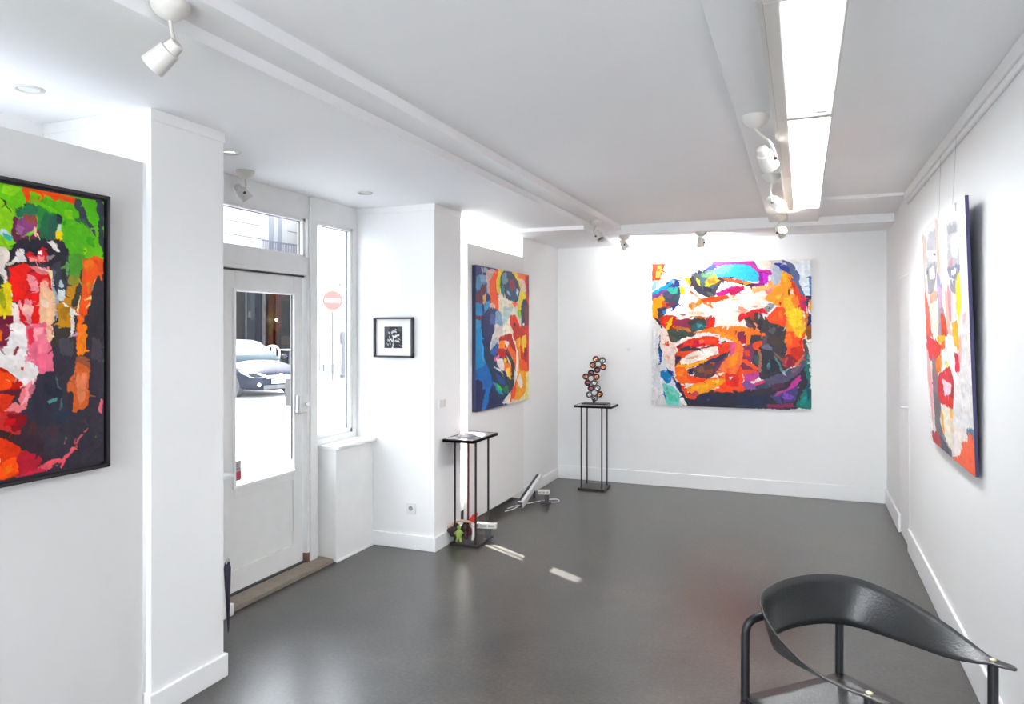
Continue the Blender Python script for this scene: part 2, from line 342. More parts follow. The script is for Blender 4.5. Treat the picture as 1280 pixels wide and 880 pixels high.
#
p['label'] = 'light grey display panel carrying the unframed blue and orange portrait'
STROKES_P1 = '''
66c22c -139,29 1022,-262 1022,1135 -139,887
38343e -139,10 1022,-293 1022,1147 -139,894
6cc42e -139,55 1022,-220 1022,136 985,199 931,254 861,283 803,185 650,217 -139,305
8ccc30 600,55 657,90 657,179 635,226 545,235 359,234 359,102
5ab82a 744,38 887,31 940,138 887,241 844,189 828,72
3a8e40 740,54 811,82 795,163 740,169
2c6a44 755,90 820,77 811,145 787,183 732,186 751,153
2c5a4a 779,95 811,90 807,161 779,180
f25428 692,0 759,-1 883,1 883,29 861,31 820,18 811,31 763,16 720,10 722,44 701,47
ea9040 728,9 779,13 755,21
3a3c4a 883,3 913,10 931,57 958,102 971,142 949,112 913,84 887,35
3a6a40 887,75 922,82 944,145 931,114
343a44 962,2 997,-4 997,189 985,182 976,83
5abc30 922,9 967,10 976,66 958,102 931,61
2c3a44 701,49 740,54 736,86 709,90
2f6e50 672,80 705,52 740,62 732,90 679,102
6a2c4a 657,105 672,114 668,163 686,176 736,139 744,161 679,195 653,191
8e4a80 668,115 701,98 732,102 728,140 694,171 668,156
a86aa0 672,133 698,137 701,166 679,162
9a5048 690,96 732,90 732,113 701,121
f0c8a0 728,133 738,131 740,162 732,159
26303c 815,72 830,80 828,119 815,105
f2d43a 809,138 828,127 838,166 820,168
c8dcc0 815,109 828,112 826,132 813,133
b0483c 791,171 828,163 836,190 803,182
c8d4dc 614,155 635,163 653,180 635,182 614,170
48a898 624,165 653,172 646,188 628,179
2e2a22 614,51 635,68 653,91 650,91 628,72
262430 679,192 736,174 795,179 828,175 844,213 844,261 795,249 811,224 771,193 724,202 686,206 646,251 642,233
262430 686,188 828,172 861,229 861,297 844,366 820,418 803,473 795,395 791,302 791,270 763,261 650,271 632,320 635,283 642,249
e4dcd8 655,259 675,220 692,214 700,259 675,265
e8e0e0 775,178 803,175 820,213 803,207 791,192
e03c40 698,232 717,223 755,208 775,209 771,249 724,257
f49a98 713,239 740,236 759,226 755,250 720,255
1e1e2a 713,208 744,205 744,232 720,230
f6f0ee 744,216 755,215 754,225 744,226
8a8488 775,225 811,229 779,252
2a2024 650,263 744,259 803,238 795,250 747,266 657,274
d8c8b8 632,268 661,260 657,268 635,275
f22c28 646,282 668,273 709,273 713,394 679,399 653,385 648,334
f08a8c 711,273 779,267 787,302 744,297
f4c0bc 740,271 771,276 755,281
e8363a 711,281 740,297 791,302 791,356 755,343 747,397 709,394
f49aa0 711,303 736,305 747,351 720,360 713,345
f2665c 755,312 779,306 787,329 763,334
f8c8a0 751,335 775,326 803,387 803,450 779,528 763,489 747,435
f4e0b0 763,280 799,289 795,340 803,356 791,348 787,302
f29aa0 679,399 747,393 747,474 717,535 686,474
ee4040 724,405 747,397 746,470 720,470
f8c0b8 683,407 724,405 720,436 694,436
f6dcd4 650,393 672,407 686,444 698,542 650,541
e43c40 668,415 701,451 717,485 701,497 686,459
f4b48c 701,489 732,474 724,543 701,542
f47e94 724,482 771,474 779,544 720,543
e8dcd4 579,222 632,224 642,253 628,283 632,327 653,370 646,400 621,321 600,293 512,265
2e3a34 614,303 628,327 635,408 624,438 600,402 593,330
e8cc30 512,335 614,358 635,327 653,393 650,445 614,449 480,455
9aa030 621,343 635,393 628,423 614,402
6a2438 418,454 648,447 646,482 650,541 480,538
e8a090 614,477 648,474 648,481 614,482
f07028 593,497 617,500 621,526 614,541 579,540
3a3a46 791,270 853,229 861,297 844,366 811,347 803,309
9aa8b4 795,309 811,347 820,418 807,466 803,379
d8e0dc 811,347 836,350 832,386 815,383
b8c4c8 828,307 836,330 820,351 815,331
56983a 861,217 913,212 917,268 887,311 861,293
c88a2c 853,329 896,311 913,334 887,400 861,489 820,489 820,402 844,370
8a8a34 861,297 904,282 896,319 861,329
3a3a34 904,269 926,268 904,359 883,416 866,393 896,327
ff5a1c 915,228 990,213 992,292 967,294 949,340 931,415 922,448 926,546 891,546 891,416 909,363 917,293
ff7a30 915,228 958,228 949,258 922,276
f8e0a0 904,355 896,432 889,416 900,375
f0cc90 931,415 949,357 962,306 967,306 944,390
9aa09a 953,332 971,293 967,319 958,356
322e34 967,302 994,300 994,548 931,546 926,440 949,390
3a3630 815,489 861,489 887,449 887,546 803,544
f0ece0 836,390 893,428 874,449 861,433
dcd4cc 866,449 878,457 878,497 866,513
c8a0b8 836,529 887,501 896,509 853,521
f47e94 701,487 767,487 791,573 795,635 736,655 724,609 705,593
f05a6a 701,494 724,487 724,533 709,547
f8c8a8 767,487 799,487 795,522 779,541
f4ecea 646,480 690,479 701,570 705,600 736,617 728,670 698,691 664,651 614,622 418,589 418,555 614,553 642,535
e8e2e0 418,555 635,550 701,600 732,640 724,685 686,675 614,615 418,602
7a2c40 545,480 639,480 646,509 635,542 614,553 545,551
f07028 593,480 621,494 617,527 593,531
8a3a3c 653,580 672,550 677,554 661,584
b04038 683,622 692,624 690,634 683,631
c23430 418,613 614,622 650,646 690,683 683,708 635,716 418,690
f24a18 480,626 621,637 653,669 635,694 480,685
f8c890 633,660 648,669 646,672
5a2430 480,689 668,700 683,708 657,718 480,699
d83a28 418,694 657,718 635,753 614,769 418,758
f08a8c 614,772 664,741 694,698 709,714 701,759 657,781 635,778
f4a0a8 698,691 736,663 744,686 713,722 701,752
c0707a 709,699 744,667 740,694 717,730
34303c 740,656 791,643 803,651 828,835 698,827 709,752 732,709
ff8a2a 891,478 926,478 922,568 913,584 891,576
9a5a44 887,588 940,606 940,651 904,657 887,640
d0704c 883,620 935,643 931,733 917,781 874,788 883,745 870,712 857,715 866,679 883,664
e08868 887,656 926,659 922,748 900,771 887,729
5a9a90 779,747 807,738 809,748 787,756
4a6a6a 811,660 836,765 832,772 809,675
e87a88 976,795 985,762 992,763 992,817 983,812
3a2a34 418,745 686,780 717,822 763,897 787,986 418,981
c04a48 418,751 650,773 679,798 672,850 635,841 418,812
8a2c30 635,778 701,793 686,833 657,844
3c2422 418,809 635,837 672,865 664,875 621,865 418,833
e04a38 418,836 628,866 672,898 686,946 668,991 418,961
ff5420 614,955 635,937 668,935 672,973 650,991 614,990
f8c8a0 603,917 617,923 616,937 603,935
b84048 686,916 732,927 755,957 724,983 679,989 672,943
e87078 744,979 779,965 828,958 883,923 883,933 828,970 787,986 755,988
c06a70 883,914 926,872 940,865 896,912
b85a60 874,913 887,895 883,919
a87080 840,908 849,886 844,909
c84a5c 672,992 744,982 775,992 740,997 672,997
4aa828 747,19 771,26 763,47 744,42
88d040 844,53 878,56 870,86 844,81
3a9028 828,104 844,93 849,125
98d848 621,4 679,4 664,37 621,37
44a030 931,139 967,151 958,177 931,171
b8d84a 909,190 926,180 922,213
34603a 664,74 686,67 679,94
5a5a64 795,278 811,284 807,316 799,309
70a860 844,242 857,249 853,297 844,282
282830 828,220 844,230 840,314 828,299
ffb0a8 763,315 775,318 771,342 759,339
ff5050 724,360 744,362 740,389 724,390
fce0d0 755,389 783,396 779,419 759,412
ffa8b0 732,493 763,489 767,520 736,528
a87828 828,418 861,409 853,457 828,450
e88840 922,321 949,307 931,358
ff8040 900,448 917,448 913,497 900,497
fa90a0 740,517 771,510 779,564 747,579
4c4852 828,526 878,535 870,591 828,582
484450 949,528 985,536 985,612 949,602
2c2c38 771,681 828,708 820,739 771,719
b06050 870,675 887,672 883,704
4a3030 717,814 747,833 740,863 709,851
44303a 787,838 820,850 811,880 783,873
c83838 628,789 664,793 657,814 628,811
f07838 628,965 650,951 653,970 635,985
303848 811,786 861,799 853,838 803,824
'''
STROKES_P2 = '''
e8d8c8 -120,-21 1512,-170 1512,1182 -120,1000
24305e -120,-86 376,-137 376,456 672,805 495,1063 -120,995
343870 6,5 376,-7 263,106 6,226
9aa4b8 94,7 185,12 170,42 94,35
d8b8b0 170,23 344,9 311,83 170,105
5a8ab8 21,78 124,58 185,117 170,194 79,167 6,152
86a8c8 64,74 139,63 170,105 94,110
6a2c3c 94,129 170,131 124,253 -8,258 -8,202 64,180
f0c080 116,203 162,188 162,252 116,259
e8aca0 185,92 263,106 247,203 193,180
ff5a1c 239,101 327,10 410,4 344,68 368,185 410,210 401,309 311,305 247,229
f0c0a8 231,249 327,265 295,305 231,300
ffd01e 393,5 477,-1 410,77 410,183 360,159 352,81
64d81e 418,50 460,33 477,113 426,156 401,104
2c3c58 460,13 636,0 747,62 813,129 766,209 654,231 547,211 495,152 443,182 426,102
7a9aa4 460,27 529,15 564,81 477,106 443,75
3a5270 512,131 618,118 747,132 785,180 672,223 547,197
98404c 591,65 672,60 728,112 654,144 600,119
a8c0d8 547,150 618,174 600,188 547,170
c8d8dc 737,119 785,138 756,181 728,154
3a7a80 443,121 495,119 495,199 460,181
ffe02a 636,0 747,-1 901,103 941,217 823,292 804,350 756,294 785,208 823,128 747,55
96dc2a 766,280 823,292 813,350 766,336
ff8a5a 728,0 1002,2 1002,68 862,76 785,38
f4d0c0 785,45 901,52 921,160 862,134
e84a3c 921,15 1012,8 1012,244 941,217
8a3c3c 961,12 1012,8 1012,170 971,157
f8f0dc 393,184 495,206 709,239 766,294 672,338 600,394 636,504 410,502 327,396 393,316
c8dcd8 495,274 672,268 600,339 495,395 426,355
fad0a0 564,244 728,239 709,253 600,257
ff6a3c 636,242 756,231 709,260
3a86c0 -8,258 94,260 109,335 6,349
4a94c8 -22,368 79,367 94,511 -22,509
7a2c38 -22,344 124,341 94,367 -22,368
5a98c8 139,252 231,243 216,333 139,309
343c68 216,282 393,303 360,396 327,514 139,511 124,360
5c6aa0 247,332 327,331 327,396 231,397
88a8c0 344,317 426,302 460,408 410,422 327,396
e0d8d0 327,396 460,422 460,502 311,514
ee3c28 609,332 709,330 804,407 842,521 654,518 672,449 600,394
5a2428 672,386 719,393 709,421 672,414
383c50 842,220 941,202 982,245 971,464 882,457 833,392
7a3a48 901,247 1002,244 992,450 921,449
e8f0f8 862,392 901,392 897,406 866,406
d83028 842,449 1002,464 1002,523 785,520
3a8cc4 -22,431 94,430 109,581 200,724 94,781 -8,774
2a6ab4 -8,725 200,679 311,782 231,854 109,845 21,801
232a56 -22,786 109,795 94,994 -22,982
5aa0d8 94,518 154,582 185,672 109,644
283e58 124,531 231,584 327,705 529,796 564,866 460,939 327,888 231,726 139,645
3c7ac0 170,862 263,844 216,943 154,988 94,981
24284e 247,843 376,918 460,966 426,996 200,992
e4dcd4 295,469 410,457 426,523 311,587 247,598 231,559
b8c4c8 263,521 360,496 360,562 263,598
3a68ac 247,585 376,529 393,576 327,626 247,611
b42a24 393,509 495,484 636,471 728,584 728,689 618,636 529,579 410,569
ff8a2a 410,523 512,524 495,571 393,582
fbe4d8 495,524 582,532 582,580 529,565
c82c28 344,587 495,578 547,613 495,645 410,629
ff6a2a 582,546 728,626 709,765 654,665 564,593
34323c 529,586 618,636 691,708 672,819 636,789 618,691 529,633
f07898 311,639 393,622 410,662 327,665
e8dcd8 344,653 460,651 512,700 477,739 376,707
ffd02a 477,645 547,668 512,687 469,665
ff7a2a 495,679 618,705 636,789 564,778 495,740
ffd868 529,728 600,732 618,815 547,783
f4ecec 295,703 393,721 495,773 410,742
3c5a9c 327,750 495,807 495,848 393,827
3a9ab0 279,806 410,855 477,913 393,906
5ae04a 360,831 460,872 443,884 376,859
2a7a58 443,884 564,839 618,870 564,921
2c3440 529,823 672,819 672,888 600,910
fff0e0 618,443 709,541 766,599 756,740 709,835 728,696 728,598
d83020 636,416 1023,414 1023,783 882,775 785,656 747,542
ff8a22 709,527 804,507 823,672 901,776 785,783 785,656
ffc030 766,514 823,501 804,571 766,564
ffc82a 842,501 941,487 941,574 882,624 842,565
8a2430 901,588 961,604 941,691 901,646
ff5a1e 785,670 941,691 982,773 842,765
f4e8a0 921,777 1023,783 1023,989 862,989
ffa81e 785,762 941,778 921,936 785,982 672,972 709,849
f0e4e0 747,838 804,777 872,860 823,900
ff4a1c 636,899 728,836 709,947 600,986
f8e8d8 460,972 582,922 618,939 582,984 495,989
'''
STROKES_P3 = '''
efeae4 -27,-59 1105,-15 1105,1171 -27,1237
e9eef2 905,14 1006,17 1006,238 969,250 937,207 916,98
6a8fc0 988,130 1003,119 1003,238 990,232
dcdde0 4,418 83,418 156,578 168,840 234,997 10,1006
f2ede6 10,-6 275,10 263,117 156,152 10,136
e8e3dc 10,394 53,408 71,498 10,498
e8542a 4,3 40,8 89,3 65,54 53,105 4,111
f6b46a 31,17 65,15 53,86 28,95
8fb7c4 10,117 34,124 22,169 0,188
f6ddd0 204,141 775,155 732,264 748,313 609,361 581,398 626,447 564,453 450,422 204,396
f7e6da 228,141 287,194 357,258 410,284 542,248 654,226 732,288 709,337 598,367 598,422 676,447 620,453 427,447 416,372 357,365 246,389 156,382 138,344 192,223 204,179
f0d8cc 65,457 114,495 168,540 156,642 162,750 120,738 83,662 59,560
ff9a28 748,154 824,77 873,91 916,219 937,315 953,363 964,507 851,508 841,338 786,289 720,270 764,191
f7c230 841,260 884,242 927,327 937,399 964,436 953,496 916,520 884,435 851,387
ffd21e 851,363 916,315 948,363 937,435 894,447
c8c4c4 654,5 830,-7 884,49 916,110 884,91 824,74 814,156 770,155 764,63 687,43
fbdccb 654,-2 759,14 753,45 687,49
b4b8c4 775,33 824,71 808,156 770,161 759,106
5d6a94 830,-4 884,31 921,86 932,171 964,250 948,261 916,207 894,122 862,67
3d4790 781,27 808,22 862,54 884,103 841,72 797,46
e8452c 878,109 905,158 937,231 969,262 964,352 937,327 894,206
d83c5c 937,243 969,268 964,340 937,321
ff8a50 878,260 916,243 932,315 905,321
2a2f5e 969,244 1001,244 1001,280 980,292 980,352 1001,364 990,448 969,448 980,352 969,292
f0a030 985,280 1003,274 1003,346 985,340
f07a28 964,352 985,364 980,412 964,460
a8602c 969,448 1003,424 1003,507 969,507
8a5a34 964,475 1003,475 1003,538 974,529
ff4a18 693,429 808,314 846,326 851,399 841,472 884,508 958,508 958,555 884,580 835,556 808,435
fb4a18 835,481 958,481 958,541 937,637 905,680 884,638 857,626 841,554
d03c30 878,590 937,577 953,619 916,686 884,650
8a3038 808,651 873,632 916,686 851,735 808,712
3c3636 598,385 676,349 732,386 748,423 808,435 841,508 841,568 632,570 632,472
d8343c 570,360 704,319 743,362 671,349 609,385 570,410
3b3638 737,423 841,453 841,544 732,521
39343a 632,463 841,463 851,602 830,687 851,747 709,800 682,751 654,715 632,592
2c2e3a 648,592 732,585 830,748 704,794 665,715
7a3a60 553,668 587,587 632,555 654,592 643,691 598,679
9a3a5c 575,624 620,599 643,685 598,679
ec5440 604,605 632,611 632,648 604,642
ee5a3c 654,555 704,537 709,567 687,592 660,586
f07a4a 704,488 726,488 726,518 704,512
3a5a66 732,714 748,664 759,719 743,732
5a8a88 732,714 745,671 756,719
b0705a 682,604 698,610 704,745 687,751
8a3a52 553,668 676,721 665,752 581,741
ff6a4a 553,668 609,673 682,721 671,733
ff4a1c 439,719 530,680 581,729 587,815 519,879 439,857
f06a5a 587,741 665,739 682,788 654,813 598,790
c858a0 598,784 676,751 682,794 609,833
8a5a9a 530,854 609,815 687,849 687,898 564,890
55506c 709,800 851,747 916,710 948,631 969,613 969,721 884,819 732,897 687,862
d85a80 665,825 720,805 709,836 665,844
2e2a38 251,888 530,879 709,861 851,820 948,733 980,661 990,984 204,1010
262c48 322,924 732,909 753,981 322,999
4a4878 753,908 841,869 916,842 905,939 808,955
c8509c 775,907 851,868 916,770 937,776 905,843 851,875 808,900
8a5ac0 841,881 894,903 884,928 830,918
8a3a5c 743,970 894,952 894,982 743,988
2a7068 916,981 937,902 980,816 964,721 974,619 990,631 996,840 1003,983
3c9a88 974,625 990,631 990,690 974,685
e4e4e2 969,547 1003,535 1006,840 990,720 985,625
55504e 953,529 969,535 985,619 969,637 958,601
33407e 0,207 83,157 144,107 180,134 186,217 174,280 144,318 95,311 47,330 0,252
3c9ad2 0,194 95,151 138,107 156,120 95,170 4,226
7a4a86 4,220 95,183 132,158 83,228 10,259
3a4a56 83,202 174,185 180,230 144,299 83,254
45a890 101,170 168,166 168,204 132,216
ff9a20 4,259 59,221 77,253 65,305 34,407 10,369
e06030 65,266 132,280 120,312 83,318
3a3c52 40,317 95,311 138,331 83,356 53,395 40,369
f0f0ee 89,324 132,312 132,344 95,356
4a86c8 71,330 95,331 92,356 71,356
2c2c48 10,375 53,395 71,453 59,446 40,414
d8c04a 180,159 216,179 216,217 192,223
f0b040 216,103 257,98 281,149 263,161 234,142
564a8e 269,79 311,49 357,50 404,-1 553,-2 553,32 427,28 381,70 311,93
4a5a96 275,73 357,50 404,8 392,70 311,112
8a4a8e 392,4 643,-2 676,54 654,60 598,33 439,28
4c5652 275,79 404,58 450,85 467,147 427,209 387,240 311,207 269,117
6e9a72 328,75 392,51 439,72 392,102 334,100
e4b45a 346,138 392,95 439,90 450,122 392,158 357,164
e88a3a 363,120 404,108 421,140 381,158
e8d84a 293,105 316,125 322,156 299,137
3a3444 269,79 299,143 346,195 387,240 357,233 275,181 257,117
3e3a48 439,134 467,141 450,184 404,221 392,196
55b4dc 427,78 530,25 609,28 665,48 693,92 682,134 609,132 496,105 433,106
7ac8d8 416,46 496,21 530,31 462,85 404,83
c04a9c 530,6 643,4 687,55 753,57 764,88 732,99 687,85 643,35
9a2a8a 687,79 737,93 732,136 709,166 643,170 632,151 687,147
d24acc 709,80 743,99 737,154 715,141
3a2c34 439,106 530,112 609,139 676,153 609,169 530,143 433,122
e85a2c 439,109 553,119 637,145 581,150 496,129
f0a040 587,135 643,146 609,157
e8e6e4 450,147 519,142 542,162 462,197 427,209
c82a86 416,215 519,174 564,162 507,211 450,241
b03058 496,204 564,168 604,182 530,230
ff4a20 263,193 322,251 427,234 547,230 462,260 398,277 322,264 251,205
ffb27a 632,182 753,167 830,162 775,192 654,214
f08a8a 720,196 764,185 764,222 732,227
8a8a8c 720,319 748,289 786,301 748,350
2e2c30 737,325 759,313 753,328
ff9a80 564,311 620,330 553,342
f08a50 234,294 311,257 334,283 263,326
f0b090 346,270 404,309 392,321
b83a34 47,395 95,363 144,370 180,395 251,389 287,485 180,497 107,472
e03a26 59,382 126,366 89,459 65,433
f2c020 95,453 114,389 144,376 126,421 114,478 98,472
8e3a58 144,408 240,396 240,446 180,459
5a4434 107,459 240,453 287,485 263,573 132,549
c87a4a 132,453 228,478 257,478 240,453 156,440
3c3c36 240,408 287,383 357,384 392,422 357,459 275,478
2c5a62 263,447 311,409 357,434 334,466 275,472
4a8a88 299,421 334,434 311,459
d06a38 246,377 311,365 369,390 311,380
a04a4c 346,384 392,371 404,422 369,434
dc3430 369,422 404,365 418,397 404,447 334,478
44544e 126,466 216,472 240,504 216,548 156,542
5a9a86 168,497 216,497 210,523
3c4a3e 107,482 263,482 240,520 174,533 132,514
ff7a28 275,485 427,447 542,453 676,453 693,496 542,503 427,491
ff8a4a 485,447 598,447 632,490 626,558 598,583 609,490 496,478
a83440 473,484 575,478 604,503 604,558 553,552
7e2e4e 502,482 604,482 592,537 559,537 519,513
ff7a30 263,488 427,457 542,482 553,544 496,519 369,494
fa9a40 392,463 485,494 542,525 553,550 507,538
fff2ea 174,546 228,520 275,507 357,488 450,513 369,507 275,520 192,565 162,610 156,572
e03a2a 168,584 251,539 357,513 439,526 427,569 322,583 251,596 186,622
cc3a4c 263,545 334,532 346,570 287,583
ff3a18 357,520 433,526 416,563 357,570
343040 180,610 246,571 311,596 392,576 473,544 485,563 392,595 287,608 216,635
e84a24 162,623 275,615 357,595 507,550 507,606 416,670 311,703 228,736 162,725
f23a20 416,563 507,569 496,619 439,632
d85a4a 439,588 473,581 462,619
322c42 156,648 192,648 186,686 162,712
f7eadc 192,680 240,641 334,602 421,591 427,626 357,664 251,698 198,702
ffb24a 168,712 234,711 311,690 392,670 311,709 228,736 168,731
5a3a3e 275,729 357,690 439,651 507,606 473,681 416,770 346,809 287,798
352c46 357,690 485,625 462,669 416,695 357,708
7a3a5c 416,732 485,650 473,687 427,776
4a2c44 234,742 275,735 275,780 240,774
2c2440 246,742 269,748 263,774 248,771
ff6a1e 162,738 228,736 251,786 346,809 427,795 392,858 263,837 192,839 168,801
ff4a20 228,787 311,804 369,809 275,843
ff9a1e 234,876 311,836 427,807 473,800 473,831 404,870 357,897 287,912 240,895
ffbc4a 263,862 346,853 334,873 275,887
ff4a1c 180,839 234,876 240,914 299,918 275,951 228,940 204,890
ff5020 416,883 496,836 564,804 598,877 496,886 416,895
ff8a60 416,764 496,656 530,562 564,550 587,605 575,686 542,779 485,793
ff9c50 507,618 564,605 553,692 496,743
f07090 507,556 542,550 530,631 502,643
e83a30 485,768 553,773 564,853 485,849
c85a6a 257,919 287,893 311,911 275,932
2a2638 168,840 192,845 216,915 251,951 357,960 542,885 553,996 234,997 192,928
f8f8f6 174,890 192,915 234,990 216,994 186,954
3a80b8 65,759 144,764 132,802 120,841 95,842 65,798
7ac8c0 77,849 132,866 180,916 174,993 101,989 83,906
5ab89a 95,867 156,917 168,967 114,957
3a6aa8 77,894 95,932 89,957
2a3a80 95,739 144,770 162,840 180,878 162,865 132,789
3060a0 34,605 71,617 59,708 40,714 53,663
30386a 47,547 59,495 53,585 68,630 47,611
e8603a 71,566 107,546 120,578 83,572
6a4a52 615,398 643,435 637,459 609,435
f08a70 660,423 671,429 687,472 671,469
b0483c 632,367 660,361 654,398 637,392
8c8a86 682,361 698,368 687,392
54525a 753,435 786,459 775,496 748,478
2a2830 682,398 709,410 698,459 676,447
5c4a58 709,518 737,506 732,579 704,592
6a6a80 698,586 743,567 775,609 732,604
4a3a34 743,506 808,518 819,578 764,561
3a5050 665,635 687,641 682,702 660,690
7a5a4c 775,609 819,651 830,681 786,639
20242e 759,664 808,682 819,724 764,749
5a8080 781,646 797,658 835,754 824,754
9ab0b0 830,748 873,723 878,735 841,766
404a5c 851,741 894,722 884,759 851,772
b04a50 830,663 862,651 851,711 830,706
c87060 851,675 868,656 841,711
e07a60 905,692 937,655 958,631 937,679 911,716
7a6070 884,735 916,716 937,673 927,722 894,753
ff7a3a 851,505 878,493 884,554 862,578
ff9a30 894,493 916,481 911,517
ffd040 900,469 953,469 943,523 916,505
e03030 927,541 943,517 937,577
503048 764,835 830,821 851,844 775,871
404058 665,850 732,824 743,848 676,874
b85a90 786,895 830,875 830,887 797,907
3a2a50 808,918 841,923 830,954
2a8a80 927,962 958,901 969,913 948,973
1f4a58 969,841 990,816 996,900 980,936
ffb040 830,90 851,96 851,157 830,144
e87020 862,115 873,121 873,145 862,139
5a4030 862,193 873,194 870,236 862,236
ffc860 797,235 824,229 808,265 792,259
f0e0d8 878,194 894,200 889,230 878,224
ff6030 764,350 808,338 797,399 753,411
ff7838 808,350 830,338 835,387 814,399
c03030 808,289 824,284 819,308
fff0e8 637,225 709,215 687,239 632,250
f8c0a0 496,235 564,224 530,248
ffc080 519,254 564,261 530,273
f0d8d0 564,274 632,256 609,280
f4b098 530,341 609,336 587,354
e0a090 643,312 687,300 676,318
f8e0d0 275,219 311,251 287,282 257,250
e8a080 269,282 293,295 275,333
f4f0ea 192,249 234,224 240,307 204,332
e07850 334,270 392,296 404,321 346,289
f0c8b0 240,345 311,333 334,358 263,364
c86048 180,363 228,358 216,370
5a4a6a 101,202 138,216 126,248 95,234
7a3a44 95,279 144,274 138,299 101,305
2a3048 144,120 162,127 156,146
8aa0c8 126,120 150,117 147,152
486878 311,118 346,107 357,132 322,137
2c2a38 334,163 392,183 387,208 346,195
90a898 357,75 392,64 387,83
f0e060 302,118 313,125 316,144 305,143
3a2a5a 287,80 311,55 357,50 334,68
e0523a 257,520 287,520 275,539
ff8060 311,539 357,532 346,557 316,564
ff5a3a 369,538 416,532 410,551
a03048 180,571 216,558 204,584 174,597
f0b0a0 257,660 311,640 299,659 263,672
fff8f0 322,621 381,607 369,633 328,646
d8a088 228,666 257,653 251,672
7a5040 299,735 334,721 346,759 311,766
8a4a3a 357,746 404,733 392,770 357,771
402a30 311,703 346,696 334,715
c0604a 381,689 416,695 404,707
ff9048 174,756 210,749 204,788 174,788
ff3010 287,811 357,815 334,835
ffb030 311,861 369,840 357,885 322,892
ffd060 392,821 439,813 427,838
5a2a30 369,872 392,896 381,903
f04a28 439,857 496,843 485,874
ff7050 485,743 507,730 502,774
fff0f0 502,793 530,786 507,811
ffe0d0 427,770 473,762 450,782
e04a50 530,804 553,798 547,854
505068 357,947 381,947 375,959
8ac8c0 114,892 156,917 132,930
c8ccd0 28,676 40,727 28,740
e8dcd8 107,610 132,597 144,712 120,687
f0a888 95,636 120,662 107,681
'''
STROKES_P4 = '''
eceae8 -1500,-741 2000,93 1922,927 -1500,2000
d4d0d2 95,-7 411,-1 430,100 445,213 349,277 127,264 11,131
a8a8ae 227,40 400,47 409,196 274,228 98,185 121,88
c8c8cc 116,110 421,141 371,178 152,159
808088 96,193 328,182 362,220 250,330 117,309 107,247
e6e4e6 167,198 302,201 313,246 179,244
2c2c30 295,135 357,145 335,150 293,144
2c2c30 84,203 132,203 129,218 91,215
f0b8a8 369,0 430,5 454,172 450,282 399,237
f0a89c 12,21 103,63 45,197 65,322 -27,286 -40,127
e46a60 -27,286 65,322 139,416 210,506 21,508 -29,397
fad8c8 111,332 299,310 327,376 305,477 168,492
f49a88 162,318 384,307 333,348 153,356
8a90b8 362,220 470,284 488,381 434,449 366,391
c0a0b0 390,279 480,325 476,435 385,491
fafafa 448,18 621,15 604,185 600,291 481,229 450,102
b8b8bc 613,54 862,75 860,166 860,245 612,232 649,144
8e8e96 647,65 829,82 824,107 658,99
dcdcde 724,113 853,122 821,205 710,182
c898a0 654,203 741,198 699,239 611,239
7a8098 612,232 862,233 855,269 790,283 658,268
e8eaee 698,245 797,247 777,264 711,262
8c8ca0 656,281 772,289 763,338 681,328
f8e04a 791,277 855,269 862,392 822,440 753,388
dcdee0 663,334 776,352 759,439 661,425
f0909c 600,291 665,321 659,438 591,424
f0b4a8 540,315 592,331 621,450 680,503 560,483
f0c0c8 887,423 946,418 925,453 881,453
9a8a98 386,392 488,381 546,463 610,503 340,505
c85040 423,407 517,422 556,504 422,505
f0b84a 673,451 790,446 779,502 680,503
a8a8b0 814,-6 851,0 844,35 815,25
c84450 21,508 207,521 288,549 235,595 93,615 4,579
e8a8ac -42,556 51,585 119,705 138,825 109,949 83,861 0,697
8a7078 144,598 275,608 289,738 222,846 152,763
d84a40 251,521 413,547 363,590 186,611
f08a3c 252,616 424,588 368,661 262,667
ea6a2c 421,512 500,504 483,587 404,589
f0b850 298,506 500,504 496,525 334,534
dce4e6 428,567 546,551 575,590 474,628 399,610
fafafa 556,504 628,503 724,617 758,691 646,672 576,583
e84a5a 701,567 795,583 784,639 703,643
f2c05a 680,503 811,502 785,552 706,541
f4b8b8 811,502 841,501 824,594 777,596
c83038 302,679 585,630 661,685 622,792 276,797
e43830 329,749 630,752 622,792 319,793
d8404c 344,677 583,636 610,681 381,696
f8d8e0 382,692 607,695 581,736 447,754 435,720
e0f07a 497,607 554,604 555,631 504,630
6a6068 152,763 283,768 355,819 300,882 408,939 552,967 563,998 395,1004 237,977 167,897
3c3c50 199,953 405,954 545,1001 393,1011 233,992
c03c48 61,956 245,939 317,995 97,1004
9098a0 350,933 520,944 533,969 385,956
f0b860 331,835 391,836 413,918 355,911
f4ecd8 392,829 550,799 565,905 758,942 620,976 445,948
f6dcc8 549,806 653,809 609,859 767,890 694,939 565,905
f0c060 550,799 603,801 607,833 560,838
f4e8e4 565,905 868,840 857,896 720,973 584,982
3a7a94 883,836 1021,839 1016,868 878,863
ff5a1c 527,1001 755,955 794,912 872,894 893,861 1016,868 1008,990 864,1016
'''
# ------------------------------------------------------------------ paintings
def vnoise(nv, nu, sy, sx, seed):
    r = np.random.RandomState(seed); gy, gx = int(sy) + 2, int(sx) + 2
    g = r.rand(gy + 1, gx + 1)
    y = np.linspace(0, sy, nv)[:, None] * np.ones((1, nu)); x = np.linspace(0, sx, nu)[None, :] * np.ones((nv, 1))
    iy, ix = y.astype(int), x.astype(int); fy, fx = y - iy, x - ix; fy = fy * fy * (3 - 2 * fy); fx = fx * fx * (3 - 2 * fx)
    return (g[iy, ix] * (1 - fy) * (1 - fx) + g[iy + 1, ix] * fy * (1 - fx) + g[iy, ix + 1] * (1 - fy) * fx + g[iy + 1, ix + 1] * fy * fx) - .5

